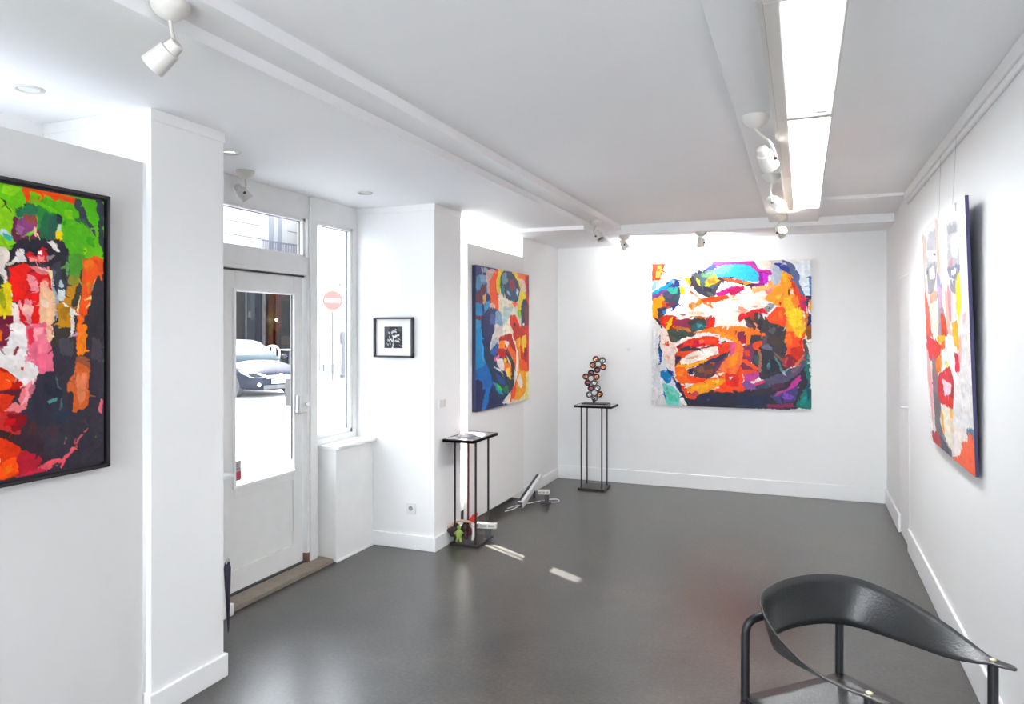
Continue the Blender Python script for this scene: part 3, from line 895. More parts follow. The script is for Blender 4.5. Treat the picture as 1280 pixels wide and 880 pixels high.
def paint(data, nu, nv, seed, dabs=1500, warp=.006, jitter=.10, gain=1.0):
    uu = np.linspace(0, 1, nu)[None, :] * np.ones((nv, 1)); vv = np.linspace(0, 1, nv)[:, None] * np.ones((1, nu))
    banks = [(vnoise(nv, nu, 26, 26, seed + 3 * k) + .6 * vnoise(nv, nu, 70, 70, seed + 3 * k + 1) + .3 * vnoise(nv, nu, 150, 150, seed + 3 * k + 2)) for k in range(6)]
    streaks = [vnoise(nv, nu, 12, 60, seed + 50), vnoise(nv, nu, 60, 12, seed + 51), vnoise(nv, nu, 60, 60, seed + 52), vnoise(nv, nu, 120, 120, seed + 53)]
    img = np.zeros((nv, nu, 3)); rr = random.Random(seed)
    for i, ln in enumerate(data.strip().splitlines()):
        t = ln.split(); col = np.array([int(t[0][j:j + 2], 16) / 255 for j in (0, 2, 4)])
        pts = [tuple(float(a) / 1000 for a in q.split(',')) for q in t[1:]]
        # soften corners, swell a little so neighbouring patches meet
        q = []
        n = len(pts); mx_, my_ = sum(p[0] for p in pts) / n, sum(p[1] for p in pts) / n
        if i == 0: pts = [(-9, -9), (9, -9), (9, 9), (-9, 9)]
        else: pts = [(p[0] + max(-.006, min(.006, (p[0] - mx_) * .12)), p[1] + max(-.006, min(.006, (p[1] - my_) * .12))) for p in pts]
        for k in range(n):
            a, b = pts[k], pts[(k + 1) % n]
            q.append((a[0] * .9 + b[0] * .1, a[1] * .9 + b[1] * .1)); q.append((a[0] * .1 + b[0] * .9, a[1] * .1 + b[1] * .9))
        xs = [a[0] for a in q]; ys = [a[1] for a in q]
        size = min(max(xs) - min(xs), max(ys) - min(ys)); wa = min(warp, size * .22)
        j0, j1 = max(0, int((min(xs) - .03) * nu)), min(nu, int((max(xs) + .03) * nu) + 1)
        i0, i1 = max(0, int((min(ys) - .03) * nv)), min(nv, int((max(ys) + .03) * nv) + 1)
        if j0 >= j1 or i0 >= i1: continue
        b1, b2 = banks[i % 6][i0:i1, j0:j1], banks[(i + 2) % 6][i0:i1, j0:j1]
        X = uu[i0:i1, j0:j1] + b1 * wa * 2; Y = vv[i0:i1, j0:j1] + b2 * wa * 2
        ins = np.zeros(X.shape, bool)
        for k in range(len(q)):
            (xa, ya), (xb, yb) = q[k], q[(k + 1) % len(q)]
            if ya == yb: continue
            c = ((ya > Y) != (yb > Y)) & (X < (xb - xa) * (Y - ya) / (yb - ya) + xa)
            ins ^= c
        st = streaks[0 if (max(ys) - min(ys)) > (max(xs) - min(xs)) else 1][i0:i1, j0:j1] * 1.2 + streaks[2][i0:i1, j0:j1] * .8 + streaks[3][i0:i1, j0:j1] * .6
        ph = rr.uniform(-.03, .03)
        cc = col[None, None, :] * (1 + jitter * st[..., None]) + np.array([.5, 0, -.4]) * (ph * .5 + jitter * .18 * b2[..., None])
        # dry-brush: where the coat runs thin the layer below shows
        thin = ins & (b1 + st * .5 > .85)
        al = np.where(thin, .55, 1.0)[..., None] * ins[..., None]
        reg = img[i0:i1, j0:j1]; img[i0:i1, j0:j1] = reg * (1 - al) + cc * al
    # palette-knife dabs dragging neighbouring colours over each other
    for k in range(dabs):
        x, y = rr.random(), rr.random(); an = rr.uniform(0, math.pi); ln_ = rr.uniform(.005, .017); wd = ln_ * rr.uniform(.12, .35)
        dx, dy = math.cos(an), math.sin(an); sx_, sy_ = x - dx * ln_ * .8, y - dy * ln_ * .8
        if not (0 <= sx_ < 1 and 0 <= sy_ < 1): continue
        c0 = img[int(sy_ * nv), int(sx_ * nu)].copy() * rr.uniform(.9, 1.1)
        r_ = ln_ + .01; j0, j1 = max(0, int((x - r_) * nu)), min(nu, int((x + r_) * nu) + 1); i0, i1 = max(0, int((y - r_) * nv)), min(nv, int((y + r_) * nv) + 1)
        if j0 >= j1 or i0 >= i1: continue
        X = uu[i0:i1, j0:j1] - x + banks[k % 6][i0:i1, j0:j1] * .008; Y = vv[i0:i1, j0:j1] - y
        a_ = X * dx + Y * dy; b_ = -X * dy + Y * dx
        mk = ((np.abs(a_) < ln_) & (np.abs(b_) < wd * (1 - .6 * (a_ / ln_)))) * (1.0 if k % 3 else .6)
        reg = img[i0:i1, j0:j1]; img[i0:i1, j0:j1] = reg * (1 - mk[..., None]) + c0 * mk[..., None]
    img = np.clip(img * gain, 0, 1)
    return np.where(img <= .04045, img / 12.92, ((img + .055) / 1.055) ** 2.4)

def paint_mat(name, rough=.38, bump=.5):
    m = bpy.data.materials.new(name); m.use_nodes = True; nt = m.node_tree; p = nt.nodes['Principled BSDF']
    a = nt.nodes.new('ShaderNodeVertexColor'); a.layer_name = 'paint'
    hs = nt.nodes.new('ShaderNodeHueSaturation'); hs.inputs['Saturation'].default_value = 1.1; hs.inputs['Value'].default_value = .95
    nt.links.new(a.outputs['Color'], hs.inputs['Color']); nt.links.new(hs.outputs['Color'], p.inputs['Base Color'])
    p.inputs['Roughness'].default_value = rough; p.inputs['Specular IOR Level'].default_value = .18
    tc = nt.nodes.new('ShaderNodeTexCoord'); n = nt.nodes.new('ShaderNodeTexNoise'); n.inputs['Scale'].default_value = 38; n.inputs['Detail'].default_value = 5; n.inputs['Distortion'].default_value = 1.5
    b = nt.nodes.new('ShaderNodeBump'); b.inputs['Strength'].default_value = bump; b.inputs['Distance'].default_value = .003
    nt.links.new(tc.outputs['Object'], n.inputs['Vector']); nt.links.new(n.outputs['Fac'], b.inputs['Height']); nt.links.new(b.outputs['Normal'], p.inputs['Normal'])
    return m

def painted_sheet(name, parent, p0, eu, ev, data, nu, nv, seed, m, **kw):
    """a grid of vertices carrying the paint colours; p0 = top-left corner, eu, ev = edge vectors"""
    col = paint(data, nu, nv, seed, **kw)
    off = root_loc(parent); p0 = np.array(p0) - np.array(off); eu = np.array(eu); ev = np.array(ev)
    U, V = np.meshgrid(np.linspace(0, 1, nu), np.linspace(0, 1, nv))
    co = p0[None, None, :] + U[..., None] * eu + V[..., None] * ev
    me = bpy.data.meshes.new(name); idx = np.arange(nu * nv).reshape(nv, nu)
    a, b, c, d = idx[:-1, :-1], idx[1:, :-1], idx[1:, 1:], idx[:-1, 1:]
    f = np.stack([a, b, c, d], -1).reshape(-1)
    nf = len(f) // 4
    me.vertices.add(nu * nv); me.vertices.foreach_set('co', co.reshape(-1).astype(np.float32))
    me.loops.add(nf * 4); me.loops.foreach_set('vertex_index', f.astype(np.int32))
    me.polygons.add(nf); me.polygons.foreach_set('loop_start', np.arange(0, nf * 4, 4, dtype=np.int32)); me.polygons.foreach_set('loop_total', np.full(nf, 4, np.int32))
    me.update(calc_edges=True)
    at = me.color_attributes.new('paint', 'FLOAT_COLOR', 'POINT')
    rgba = np.ones((nu * nv, 4), np.float32); rgba[:, :3] = col.reshape(-1, 3); at.data.foreach_set('color', rgba.reshape(-1))
    me.materials.append(m)
    o = bpy.data.objects.new(name, me); C.objects.link(o); o.parent = parent
    return o

PM = paint_mat('thick_oil_paint')
# green portrait, black floater frame, on the near panel
t = thing('framed_painting', (-2.5, 1.49, 1.08), 'black-framed green, red and black knife-painted portrait on the near grey panel', 'painting')
painted_sheet('painted_canvas', t, (-2.462, .99, 2.085), (0, .995, 0), (0, 0, -.985), STROKES_P1, 400, 396, 11, PM)
MB().box(-2.498, -2.4625, .992, 1.984, 1.102, 2.084).build('canvas_edge', M['dark'], t)
w = MB(); A, B, Z0, Z1 = .965, 2.008, 1.077, 2.108
for x0, x1, i0, i1 in ((-2.4995, -2.455, 0, .012), (-2.4995, -2.475, .012, .022)):
    w.box(x0, x1, A + i0, A + i1, Z0 + i0, Z1 - i0); w.box(x0, x1, B - i1, B - i0, Z0 + i0, Z1 - i0)
    w.box(x0, x1, A + i0, B - i0, Z1 - i1, Z1 - i0); w.box(x0, x1, A + i0, B - i0, Z0 + i0, Z0 + i1)
w.build('frame', M['black'], t)
# blue / orange portrait on the far panel
t = thing('canvas_painting', (-2.44, 5.88, .93), 'unframed blue, orange and yellow knife-painted face on the far grey panel', 'painting')
painted_sheet('painted_canvas', t, (-2.42, 5.275, 2.118), (0, 1.21, 0), (0, 0, -1.18), STROKES_P2, 340, 340, 21, PM)
MB().box(-2.454, -2.4205, 5.276, 6.484, .939, 2.117).build('canvas_edge', mat('canvas_edge_navy', lin('1d2546'), .6), t)
# big face on the back wall
t = thing('canvas_painting', (-.675, 7.46, .83), 'large square unframed portrait with orange cheeks and open mouth on the back wall', 'painting')
painted_sheet('painted_canvas', t, (-1.43, 7.44, 2.27), (1.51, 0, 0), (0, 0, -1.44), STROKES_P3, 470, 450, 31, PM, warp=.005, dabs=1500)
MB().box(-1.429, .079, 7.4405, 7.479, .831, 2.269).build('canvas_edge', mat('canvas_edge_white', (.7, .7, .7), .7), t)
# pale face, leaning off the right wall
t = thing('canvas_painting', (.70, 4.235, .965), 'unframed pale grey and white portrait with orange corner, tilted off the right wall', 'painting')
painted_sheet('painted_canvas', t, (.65, 4.835, 2.18), (0, -1.2, 0), (.04, 0, -1.215), STROKES_P4, 380, 380, 41, PM)
cp = Vector((.67, 4.235, 1.5725)); n = Vector((1.215, 0, .04)).normalized()
MB().obox(cp + n * .0075, n * .007, (0, .599, 0), Vector((.02, 0, -.6075)) * .999).build('canvas_edge', mat('canvas_edge_violet', lin('3a3560'), .6), t)
for y in (4.05, 4.42): MB().tube([(.69, y + (.06 if y > 4.2 else -.0), 2.53), (.672, y, 2.17)], .0009, 5).build('hanging_wire', mat('pale_wire', (.5, .5, .5), .4), t)

# little framed print on the pillar
t = thing('framed_print', (-2.79, 4.65, 1.395), 'small black-framed print with wide white mount on the white pillar beside the door', 'picture frame')
w = MB(); a, b, c, d = -2.955, -2.625, 1.395, 1.69
w.box(a, a + .014, 4.618, 4.649, c, d); w.box(b - .014, b, 4.618, 4.649, c, d); w.box(a, b, 4.618, 4.649, d - .014, d); w.box(a, b, 4.618, 4.649, c, c + .014)
w.build('frame', mat('frame_dark_plum', lin('2a2228'), .4), t)
MB().box(a + .013, b - .013, 4.636, 4.648, c + .013, d - .013).build('mount', mat('white_mount_card', (.82, .82, .81), .8), t)
PR = '''3c3c3e -100,-100 1100,-100 1100,1100 -100,1100
54545a 0,0 300,0 200,400 0,500
5a5a5c 700,0 1000,0 1000,300 800,200
d8d8d6 420,1000 470,700 300,600 260,420 340,560 450,640 480,520 400,380 470,440 520,400 540,520 500,700 500,1000
c8c8c8 380,260 480,180 640,200 700,300 560,260 440,320
e8e8e4 540,480 620,400 760,360 860,400 720,440 620,520
d0d0d0 600,620 760,640 880,720 740,720 600,680
b8b8b8 180,560 300,640 320,720 200,660
c0c0c0 700,480 840,560 900,640 760,580
a8a8a8 240,200 320,300 300,380 220,300
e0e0e0 300,720 360,800 340,860 290,780
b0b0b0 120,760 240,820 220,900
a0a0a0 820,820 960,900 900,940
c4c4c4 620,100 700,160 560,160'''
painted_sheet('print_image', t, (-2.868, 4.633, 1.622), (.152, 0, 0), (0, 0, -.158), PR, 110, 116, 61, mat('x', 'ffffff') and paint_mat('print_ink', .5, 0), warp=.02, jitter=.3, dabs=60)

# ------------------------------------------------------------------ ceiling lights
units = [(.84, 2.04), (2.042, 3.229), (3.231, 4.429), (4.431, 5.66)]
labs = ['white fluorescent ceiling fixture at the upper edge of the photo, nearest of the row', 'long white fluorescent ceiling fixture, largest of the glowing three in a row',
        'white fluorescent ceiling fixture in the middle of the glowing three', 'white fluorescent ceiling fixture at the far end of the row, nearest the back wall']
def fluo(y0, y1, lab, lit):
    t = thing('fluorescent_light', (0, (y0 + y1) / 2, 2.605), lab, 'ceiling light', 'fluorescent fixtures in a row')
    x0, x1, zb, zt = -.098, .115, 2.47, 2.603
    w = MB(); w.box(x0, x0 + .006, y0, y1, zb, zt); w.box(x1 - .006, x1, y0, y1, zb, zt); w.box(x0, x1, y0, y1, zt - .006, zt)
    w.box(x0 + .001, x1 - .001, y0, y0 + .02, zb + .002, zt); w.box(x0 + .001, x1 - .001, y1 - .02, y1, zb + .002, zt); w.box(x0 - .0005, -.058, y0, y1, zb - .003, zb + .003)
    w.build('housing', M['lamp_white'], t)
    w = MB(); w.prism([(-.058, y0 + .02, zb + .006), (-.05, y0 + .02, zb + .085), (-.03, y0 + .02, zt - .012), (.06, y0 + .02, zt - .012), (.1, y0 + .02, zb + .06), (.108, y0 + .02, zb + .004),
               (.106, y0 + .02, zb + .004), (.096, y0 + .02, zb + .058), (.058, y0 + .02, zt - .016), (-.028, y0 + .02, zt - .016), (-.046, y0 + .02, zb + .085), (-.054, y0 + .02, zb + .006)], (0, y1 - y0 - .04, 0))
    w.build('reflector', M['reflector'], t)
    w = MB(); w.cyl((.072, y0 + .05, zb + .034), (.072, y1 - .05, zb + .034), .016, 16)
    w.build('tube_lamp', M['tube%d' % (lit - 1)] if lit else M['white_plastic'], t, smooth=40)
    for ya, yb in ((y0 + .022, y0 + .05), (y1 - .05, y1 - .022)): MB().box(.05, .094, ya, yb, zb + .012, zb + .1).build('lamp_holder', M['white_plastic'], t)
    MB().box(x0 - .016, x0 - .002, y0, y1, zb + .004, zt).build('side_rail', M['lamp_white'], t)
    MB().box(x0 - .002, x0, y0, y1, zb + .003, zb + .02).build('edge_seam', mat('blue_grey_edge', lin('6a6e86'), .4), t)
    return t
for k, ((a, b), l) in enumerate(zip(units, labs)): fluo(a, b, l, k)
struct(MB().box(-.115, .13, 5.67, 6.87, 2.545, 2.606).build('trim_17', M['ceil'], bevel=.003))

def spot(base, head, aim, label, lit=0, s=1.0, tilt=(0, 0), power=0, col=(1, .84, .64), beam=None):
    b, h, a = Vector(base), Vector(head), Vector(aim).normalized()
    t = thing('ceiling_spotlight', base, label, 'spotlight')
    MB().lathe(b, (0, 0, -1), [(0, .052 * s), (.012 * s, .052 * s), (.03 * s, .042 * s), (.045 * s, .022 * s), (.05 * s, .008 * s)], 24).build('ceiling_rose', M['lamp_white'], t, smooth=40)
    back = h - a * .03 * s
    st = b - Vector((0, 0, .048 * s)); side = a.cross(Vector((0, 0, 1)))
    side = (side if side.length > .1 else Vector((1, 0, 0))).normalized() * .038 * s
    j = h + side
    w = MB()
    mid = (st + j) / 2 + side * .55
    w.tube([st, st * .7 + mid * .3 - Vector((0, 0, .01)), mid, j * .75 + mid * .25, j], .0055 * s, 8, smooth=2); w.build('arm', M['lamp_white'], t, smooth=50)
    MB().cyl(h + side * .5, h + side * 1.15, .008 * s, 10).build('pivot', M['dark'], t)
    hd = MB().lathe(back - a * .03 * s, a, [(0, .012 * s), (.004 * s, .02 * s), (.03 * s, .024 * s), (.032 * s, .03 * s), (.075 * s, .034 * s), (.1 * s, .036 * s), (.1 * s, .031 * s), (.088 * s, .028 * s)], 22).build('lamp_head', M['lamp_white'], t, smooth=35)
    MB().lathe(back - a * .03 * s + a * .086 * s, a, [(0, .026 * s), (.003 * s, .029 * s)], 18).build('bulb', M['warm_bulb'] if lit else M['chrome'], hd, smooth=40)
    if power:
        l = bpy.data.lights.new('spot_or_wall_fill', 'SPOT'); l.energy = power; l.color = col; l.spot_size = math.radians(62 if beam is None else 150); l.spot_blend = .8; l.shadow_soft_size = .03
        o = bpy.data.objects.new('spot_or_wall_fill', l); C.objects.link(o); o.location = back + a * .09 * s + (Vector((0, .03, 0)) if beam else Vector()); bd = Vector(beam) if beam else a; o.rotation_euler = bd.to_track_quat('-Z', 'Y').to_euler()  # a given beam is a wide added wall fill, apart from the head's aim
    return t
spot((-1.715, 1.6, 2.555), (-1.745, 1.6, 2.40), (-.75, -.2, -.62), 'white ceiling spotlight with curved arm at upper left, nearest the photographer', s=1.05)
spot((-2.965, 3.3, 2.51), (-2.965, 3.28, 2.375), (.35, .5, -.75), 'white ceiling spotlight hanging above the transom window by the street door', power=5)
spot((-1.69, 6.2, 2.555), (-1.66, 6.22, 2.42), (.45, -.4, -.7), 'white ceiling spotlight at the stepped ceiling edge, left of two side by side')
spot((-1.60, 6.93, 2.51), (-1.585, 6.87, 2.41), (.45, .1, -.8), 'white ceiling spotlight on the back beam, right of two side by side', power=9, col=(.98, 1, 1), beam=(.1, 1, -.1))  # beam here is fill added to brighten the back wall
spot((-.875, 6.93, 2.51), (-.875, 6.88, 2.40), (.05, .2, -.95), 'white ceiling spotlight alone above the large back-wall portrait', power=12, col=(.98, 1, 1), beam=(.1, 1, -.1))  # beam added as back-wall fill, not the head's own direction
spot((-.195, 3.42, 2.555), (-.15, 3.5, 2.375), (.25, .6, -.5), 'unlit white ceiling spotlight beside the strip lights, nearest of three', s=1.15)
spot((-.175, 4.74, 2.555), (-.15, 4.8, 2.385), (.6, -.35, -.62), 'lit white ceiling spotlight beside the strip lights, middle of three', lit=1, power=3, s=1.1)
spot((-.175, 6.45, 2.555), (-.155, 6.4, 2.40), (.12, -.75, .35), 'lit white ceiling spotlight glaring towards the room, farthest of three near the back wall', lit=1, power=6, s=1.1)
for (x, y), l in zip(((-2.71, 1.87), (-2.72, 2.92), (-2.70, 4.12)), ('round recessed ceiling downlight above the near grey panel', 'round recessed ceiling downlight partly hidden behind the near pillar', 'round recessed ceiling downlight in front of the pillar with the small print')):
    t = thing('recessed_downlight', (x, y, 2.51), l, 'downlight', 'recessed downlights')
    MB().torus((x, y, 2.509), (0, 0, 1), .045, .007, 26).build('trim_ring', M['lamp_white'], t, smooth=60)
    MB().lathe((x, y, 2.5095), (0, 0, -1), [(0, .036), (.003, .036), (.0045, .02), (.003, .001)], 22).build('lens', M['chrome'] if y > 2.5 else M['white_plastic'], t, smooth=40)

# ------------------------------------------------------------------ pedestals
def pedestal(x0, x1, y0, y1, H, label, tx, skew=0, thick=.022):
    t = thing('steel_pedestal', ((x0 + x1) / 2, (y0 + y1) / 2, 0), label, 'pedestal', 'slim dark steel pedestals')
    MB().box(x0, x1, y0, y1, 0, .02).build('base_plate', M['steel_dark'], t, bevel=.003)
    w = MB(); w.box(tx[0], tx[1], tx[2], tx[3], H - thick, H - .004)
    w.box(tx[0], tx[1], tx[2], tx[2] + .012, H - thick, H); w.box(tx[0], tx[1], tx[3] - .012, tx[3], H - thick, H); w.box(tx[0], tx[0] + .012, tx[2], tx[3], H - thick, H); w.box(tx[1] - .012, tx[1], tx[2], tx[3], H - thick, H)
    w.build('top_plate', M['steel_dark'], t, bevel=.002)
    MB().box(tx[0] + .012, tx[1] - .012, tx[2] + .012, tx[3] - .012, H - .004, H - .001).build('glass_inset', mat('smoked_glass_top', (.06, .055, .06), .06, coat=1), t)
    for x in (x0 + .03, x1 - .03):
        for y in (y0 + .03, y1 - .03):
            MB().box(x - .006, x + .006, y - .006, y + .006, .02, H - thick).build('leg', M['steel_dark'], t)
    return t
pedestal(-2.43, -2.2, 4.83, 5.12, .80, 'slim dark steel pedestal beside the white pillar, with leaflets on top', (-2.445, -2.195, 4.745, 5.2))
pedestal(-2.085, -1.815, 6.98, 7.25, .845, 'slim dark steel pedestal carrying the metal flower sculpture by the back wall', (-2.12, -1.735, 6.96, 7.25))
# leaflets on the near pedestal
def leaf(cx, cy, a, w_, h_, z, m, label):
    ca, sa = math.cos(a), math.sin(a)
    o = MB().obox((cx, cy, z), (w_ / 2 * ca, w_ / 2 * sa, 0), (-h_ / 2 * sa, h_ / 2 * ca, 0), (0, 0, .0015)).build('leaflet', m, origin=(cx, cy, z - .0015))
    tag(o, label, 'leaflet', 'leaflets on the near pedestal')
paper = mat('leaflet_paper', (.82, .8, .8), .6); pink = mat('leaflet_pink', lin('e8c8cc'), .6); greyp = mat('leaflet_grey', lin('77707a'), .4)
leaf(-2.25, 4.97, .2, .07, .12, .8025, paper, 'white leaflet at the right end of the near pedestal top')
leaf(-2.39, 4.80, .5, .05, .07, .8025, paper, 'small white card at the left corner of the near pedestal top')
leaf(-2.34, 5.1, .1, .16, .09, .8025, pink, 'pinkish white leaflet at the back edge of the near pedestal top')
leaf(-2.33, 4.93, .35, .13, .15, .8025, greyp, 'grey printed leaflet in the middle of the near pedestal top')

# sculpture: three metal flowers
t = thing('flower_sculpture', (-1.93, 7.1, .845), 'metal sculpture of three stacked flowers on a dark base, on the far pedestal', 'sculpture')
MB().box(-2.06, -1.8, 7.03, 7.17, .845, .862).build('base_plate', M['steel_dark'], t, bevel=.002)
MB().box(-2.065, -1.795, 7.025, 7.175, .8452, .8505).build('clear_foot', mat('pale_foot', (.5, .52, .52), .1), t)
pm = [mat('petal_bronze', lin('a0705c'), .12, 1, bump=.8, bscale=90, var=.5, vscale=30), mat('petal_steel', lin('a9a7a8'), .1, 1, bump=.8, bscale=90, var=.5, vscale=30), mat('petal_plum', lin('7a4e5c'), .14, 1, bump=.8, bscale=90, var=.5, vscale=30)]
vd = Vector((.27, -.96, 0)).normalized(); rt = Vector((.96, .27, 0)).normalized(); up = Vector((0, 0, 1))
def flower(c, phase, seq):
    c = Vector(c)
    core = MB().torus(c, vd, .030, .005, 18, 6).build('flower', M['steel_dark'], t, smooth=60)
    for k in range(5):
        an = phase + 2 * math.pi * k / 5; pc = c + (rt * math.cos(an) + up * math.sin(an)) * .056
        w = MB().lathe(pc - vd * .008, vd, [(0, .028), (.010, .030), (.014, .027), (.016, .023), (.011, .019), (.009, .010), (.013, .004)], 18)
        w.build('petal', pm[seq[k]], core, smooth=50)
        MB().torus(pc + vd * .004, vd, .030, .0035, 18, 6).build('petal_rim', M['steel_dark'], core, smooth=60)
flower((-1.905, 7.1, 1.252), .75, (1, 0, 0, 2, 0)); flower((-1.98, 7.1, 1.108), .3, (0, 2, 0, 2, 1)); flower((-1.945, 7.1, .965), 1.0, (1, 2, 1, 1, 0))
w = MB(); w.cyl((-1.95, 7.1, .86), (-1.95, 7.1, .90), .014); w.build('stem', M['steel_dark'], t)

# craft bundle lying on the near pedestal's base
t = thing('toy_bundle', (-2.4, 4.92, .02), 'bundle of small coloured cloth figures lying at the foot of the near pedestal', 'toys')
dk = mat('bundle_dark_cloth', lin('3a2c2c'), .9, bump=.6, bscale=60); 
w = MB()
for k in range(9): w.ball((-2.44 + random.uniform(0, .12), 4.88 + random.uniform(-.03, .09), .072 + random.uniform(0, .07)), .03, (1, .8, random.uniform(.7, 1.5)), 10)
w.tube([(-2.45, 4.84, .1), (-2.40, 4.83, .13), (-2.37, 4.85, .11)], .018, 8, smooth=1); w.tube([(-2.30, 4.86, .05), (-2.33, 4.87, .11), (-2.31, 4.9, .15)], .016, 8, smooth=1)
w.build('dark_cloth', dk, t, smooth=0, subsurf=1)
w = MB(); w.ball((-2.355, 4.835, .09), .026, (1, .7, 1.5), 12); w.ball((-2.355, 4.835, .14), .016, (1, .8, 1), 10)
w.tube([(-2.36, 4.835, .07), (-2.37, 4.83, .045), (-2.375, 4.83, .035)], .009); w.tube([(-2.345, 4.835, .07), (-2.34, 4.83, .045), (-2.335, 4.83, .035)], .009); w.tube([(-2.34, 4.835, .11), (-2.32, 4.83, .1)], .008); w.tube([(-2.37, 4.835, .11), (-2.39, 4.83, .09)], .008)
w.build('green_figure', mat('figure_green', lin('8aa650'), .8), t, smooth=0)
MB().prism([(-2.345, 4.98, .155), (-2.275, 4.95, .13), (-2.265, 4.96, .225), (-2.31, 4.975, .205)], (.004, .006, 0)).build('red_card', mat('card_red', lin('e0362c'), .6), t)
w = MB(); w.tube([(-2.46, 4.86, .12), (-2.42, 4.86, .16), (-2.35, 4.9, .18), (-2.29, 4.94, .15)], .009, smooth=1); w.build('straw_stick', mat('straw', lin('c8a888'), .8), t, smooth=0)
w = MB(); w.tube([(-2.27, 4.9, .14), (-2.26, 4.89, .09), (-2.27, 4.89, .04)], .011, smooth=1); w.ball((-2.268, 4.895, .15), .016); w.build('white_figure', mat('figure_white', lin('d8d0cc'), .8), t, smooth=0)
w = MB(); w.ball((-2.31, 4.91, .1), .024, (1, .8, 1.5));  w.build('maroon_figure', mat('figure_maroon', lin('6a2a3a'), .8), t, smooth=0)
w = MB(); w.box(-2.3875, -2.3845, 5.075, 5.078, .1, .775); w.build('red_reflection', mat('red_reflection', lin('b02030'), .7), t)  # red strip standing in for a reflection on the back leg

# ------------------------------------------------------------------ floor lights
def washer(c, ang, ln, label, legs=True, tilt=0):
    t = thing('floor_light_bar', (c[0], c[1], 0), label, 'floor light', 'small white floor lights along the far panel')
    u = Vector((math.cos(ang), math.sin(ang), 0)); v = Vector((-math.sin(ang), math.cos(ang), 0)); cc = Vector(c)
    MB().obox(cc, u * ln / 2, v * .022, (0, 0, .02)).build('housing', M['lamp_white'], t, bevel=.004)
    w = MB()
    for k in (-1, 0, 1): w.obox(cc + u * ln * .3 * k - v * .0225, u * ln * .12, v * .001, (0, 0, .008))
    w.build('vent_slot', mat('slot_grey', lin('9a9a98'), .6), t)
    MB().obox((c[0] + .03 * u.x, c[1] + .03 * u.y, (c[2] - .02) / 2 + .006), u * .02, v * .012, (0, 0, (c[2] - .02) / 2 - .006)).build('bracket', M['dark'], t)
    MB().obox((c[0] + .02, c[1], .006), u * .05, v * .04, (0, 0, .006)).build('foot', M['dark'], t, bevel=.002)
    return t
washer((-2.245, 5.04, .115), .25, .2, 'short white floor light behind the near pedestal')
t = washer((-2.22, 6.34, .10), .3, .11, 'short white floor light near the back corner, beside the tilted light bar')
w = MB(); w.tube([(-2.2, 6.34, .012), (-2.12, 6.36, .008), (-2.09, 6.42, .006), (-2.13, 6.5, .006), (-2.2, 6.48, .006), (-2.3, 6.3, .006), (-2.38, 6.2, .006), (-2.44, 6.0, .006)], .005, 8, smooth=2)
w.build('power_cable', M['white_plastic'], t, smooth=0)
t = thing('tilted_light_bar', (-2.33, 6.3, 0), 'long white light bar propped at a slant against the far grey panel', 'floor light')
a, b = Vector((-2.325, 6.02, .045)), Vector((-2.40, 6.74, .155)); u = (b - a).normalized(); s_ = u.cross(Vector((0, 0, 1))).normalized(); n_ = s_.cross(u)
MB().obox((a + b) / 2, u * (b - a).length / 2, s_ * .026, n_ * .03).build('housing', M['alu'] and mat('pale_bar_enamel', (.78, .78, .77), .35), t, bevel=.005)
MB().obox((a + b) / 2 - s_ * .012 + n_ * .0305, u * (b - a).length / 2 * .96, s_ * .012, n_ * .002).build('dark_lens', mat('lens_navy', lin('20223a'), .2), t)
MB().obox(a - u * .004, u * .004, s_ * .022, n_ * .024).build('end_cap', M['chrome'], t)
MB().tube([a, a + Vector((-.04, -.06, -.03)), a + Vector((-.1, -.12, -.04))], .004, 6, smooth=1).build('power_cable', M['white_plastic'], t, smooth=0)
MB().cyl((-2.37, 6.5, 0), (-2.37, 6.5, .1), .01).build('prop', M['dark'], t)

# ------------------------------------------------------------------ sockets, switches and small wall things
t = thing('wall_socket', (-2.65, 4.65, .3), 'square white wall socket low on the white pillar', 'socket')
MB().box(-2.69, -2.61, 4.64, 4.649, .258, .338).build('cover_plate', M['white_plastic'], t, bevel=.003)
MB().torus((-2.65, 4.64, .298), (0, 1, 0), .021, .003).build('outlet_ring', M['white_plastic'], t, smooth=60)
MB().lathe((-2.65, 4.6402, .298), (0, -1, 0), [(0, .018), (.0005, .018)], 18).build('outlet_face', mat('outlet_grey', (.35, .35, .35), .5), t)
t = thing('light_switch', (XP, 4.76, 1.05), 'faint white double switch plate on the side of the pillar above the near pedestal', 'switch')
MB().box(XP + .0005, XP + .009, 4.70, 4.82, 1.02, 1.095).build('cover_plate', M['wall'], t, bevel=.002)
for y in (4.712, 4.766): MB().box(XP + .009, XP + .0125, y, y + .042, 1.03, 1.085).build('rocker', mat('rocker_cream', (.66, .65, .62), .4), t, bevel=.002)
o = MB().box(-1.7, -1.66, YB - .0015, YB, 1.375, 1.41).build('picture_label', mat('label_paper', (.76, .76, .76), .6), origin=(-1.68, YB, 1.375)); tag(o, 'tiny white picture label stuck on the back wall, left of the large portrait', 'label')
t = thing('umbrella', (-2.78, 2.93, 0), 'thin dark folded umbrella leaning behind the near pillar', 'umbrella')
MB().lathe((-2.80, 2.99, .01), (-.0, -.02, 1), [(0, .003), (.05, .006), (.34, .018), (.37, .012)], 12).build('folded_canopy', mat('umbrella_navy', lin('3a3548'), .6), t, smooth=60)
MB().torus((-2.80, 2.985, .385), (1, .3, 0), .014, .005, 16).build('handle_ring', M['lamp_white'], t, smooth=60)

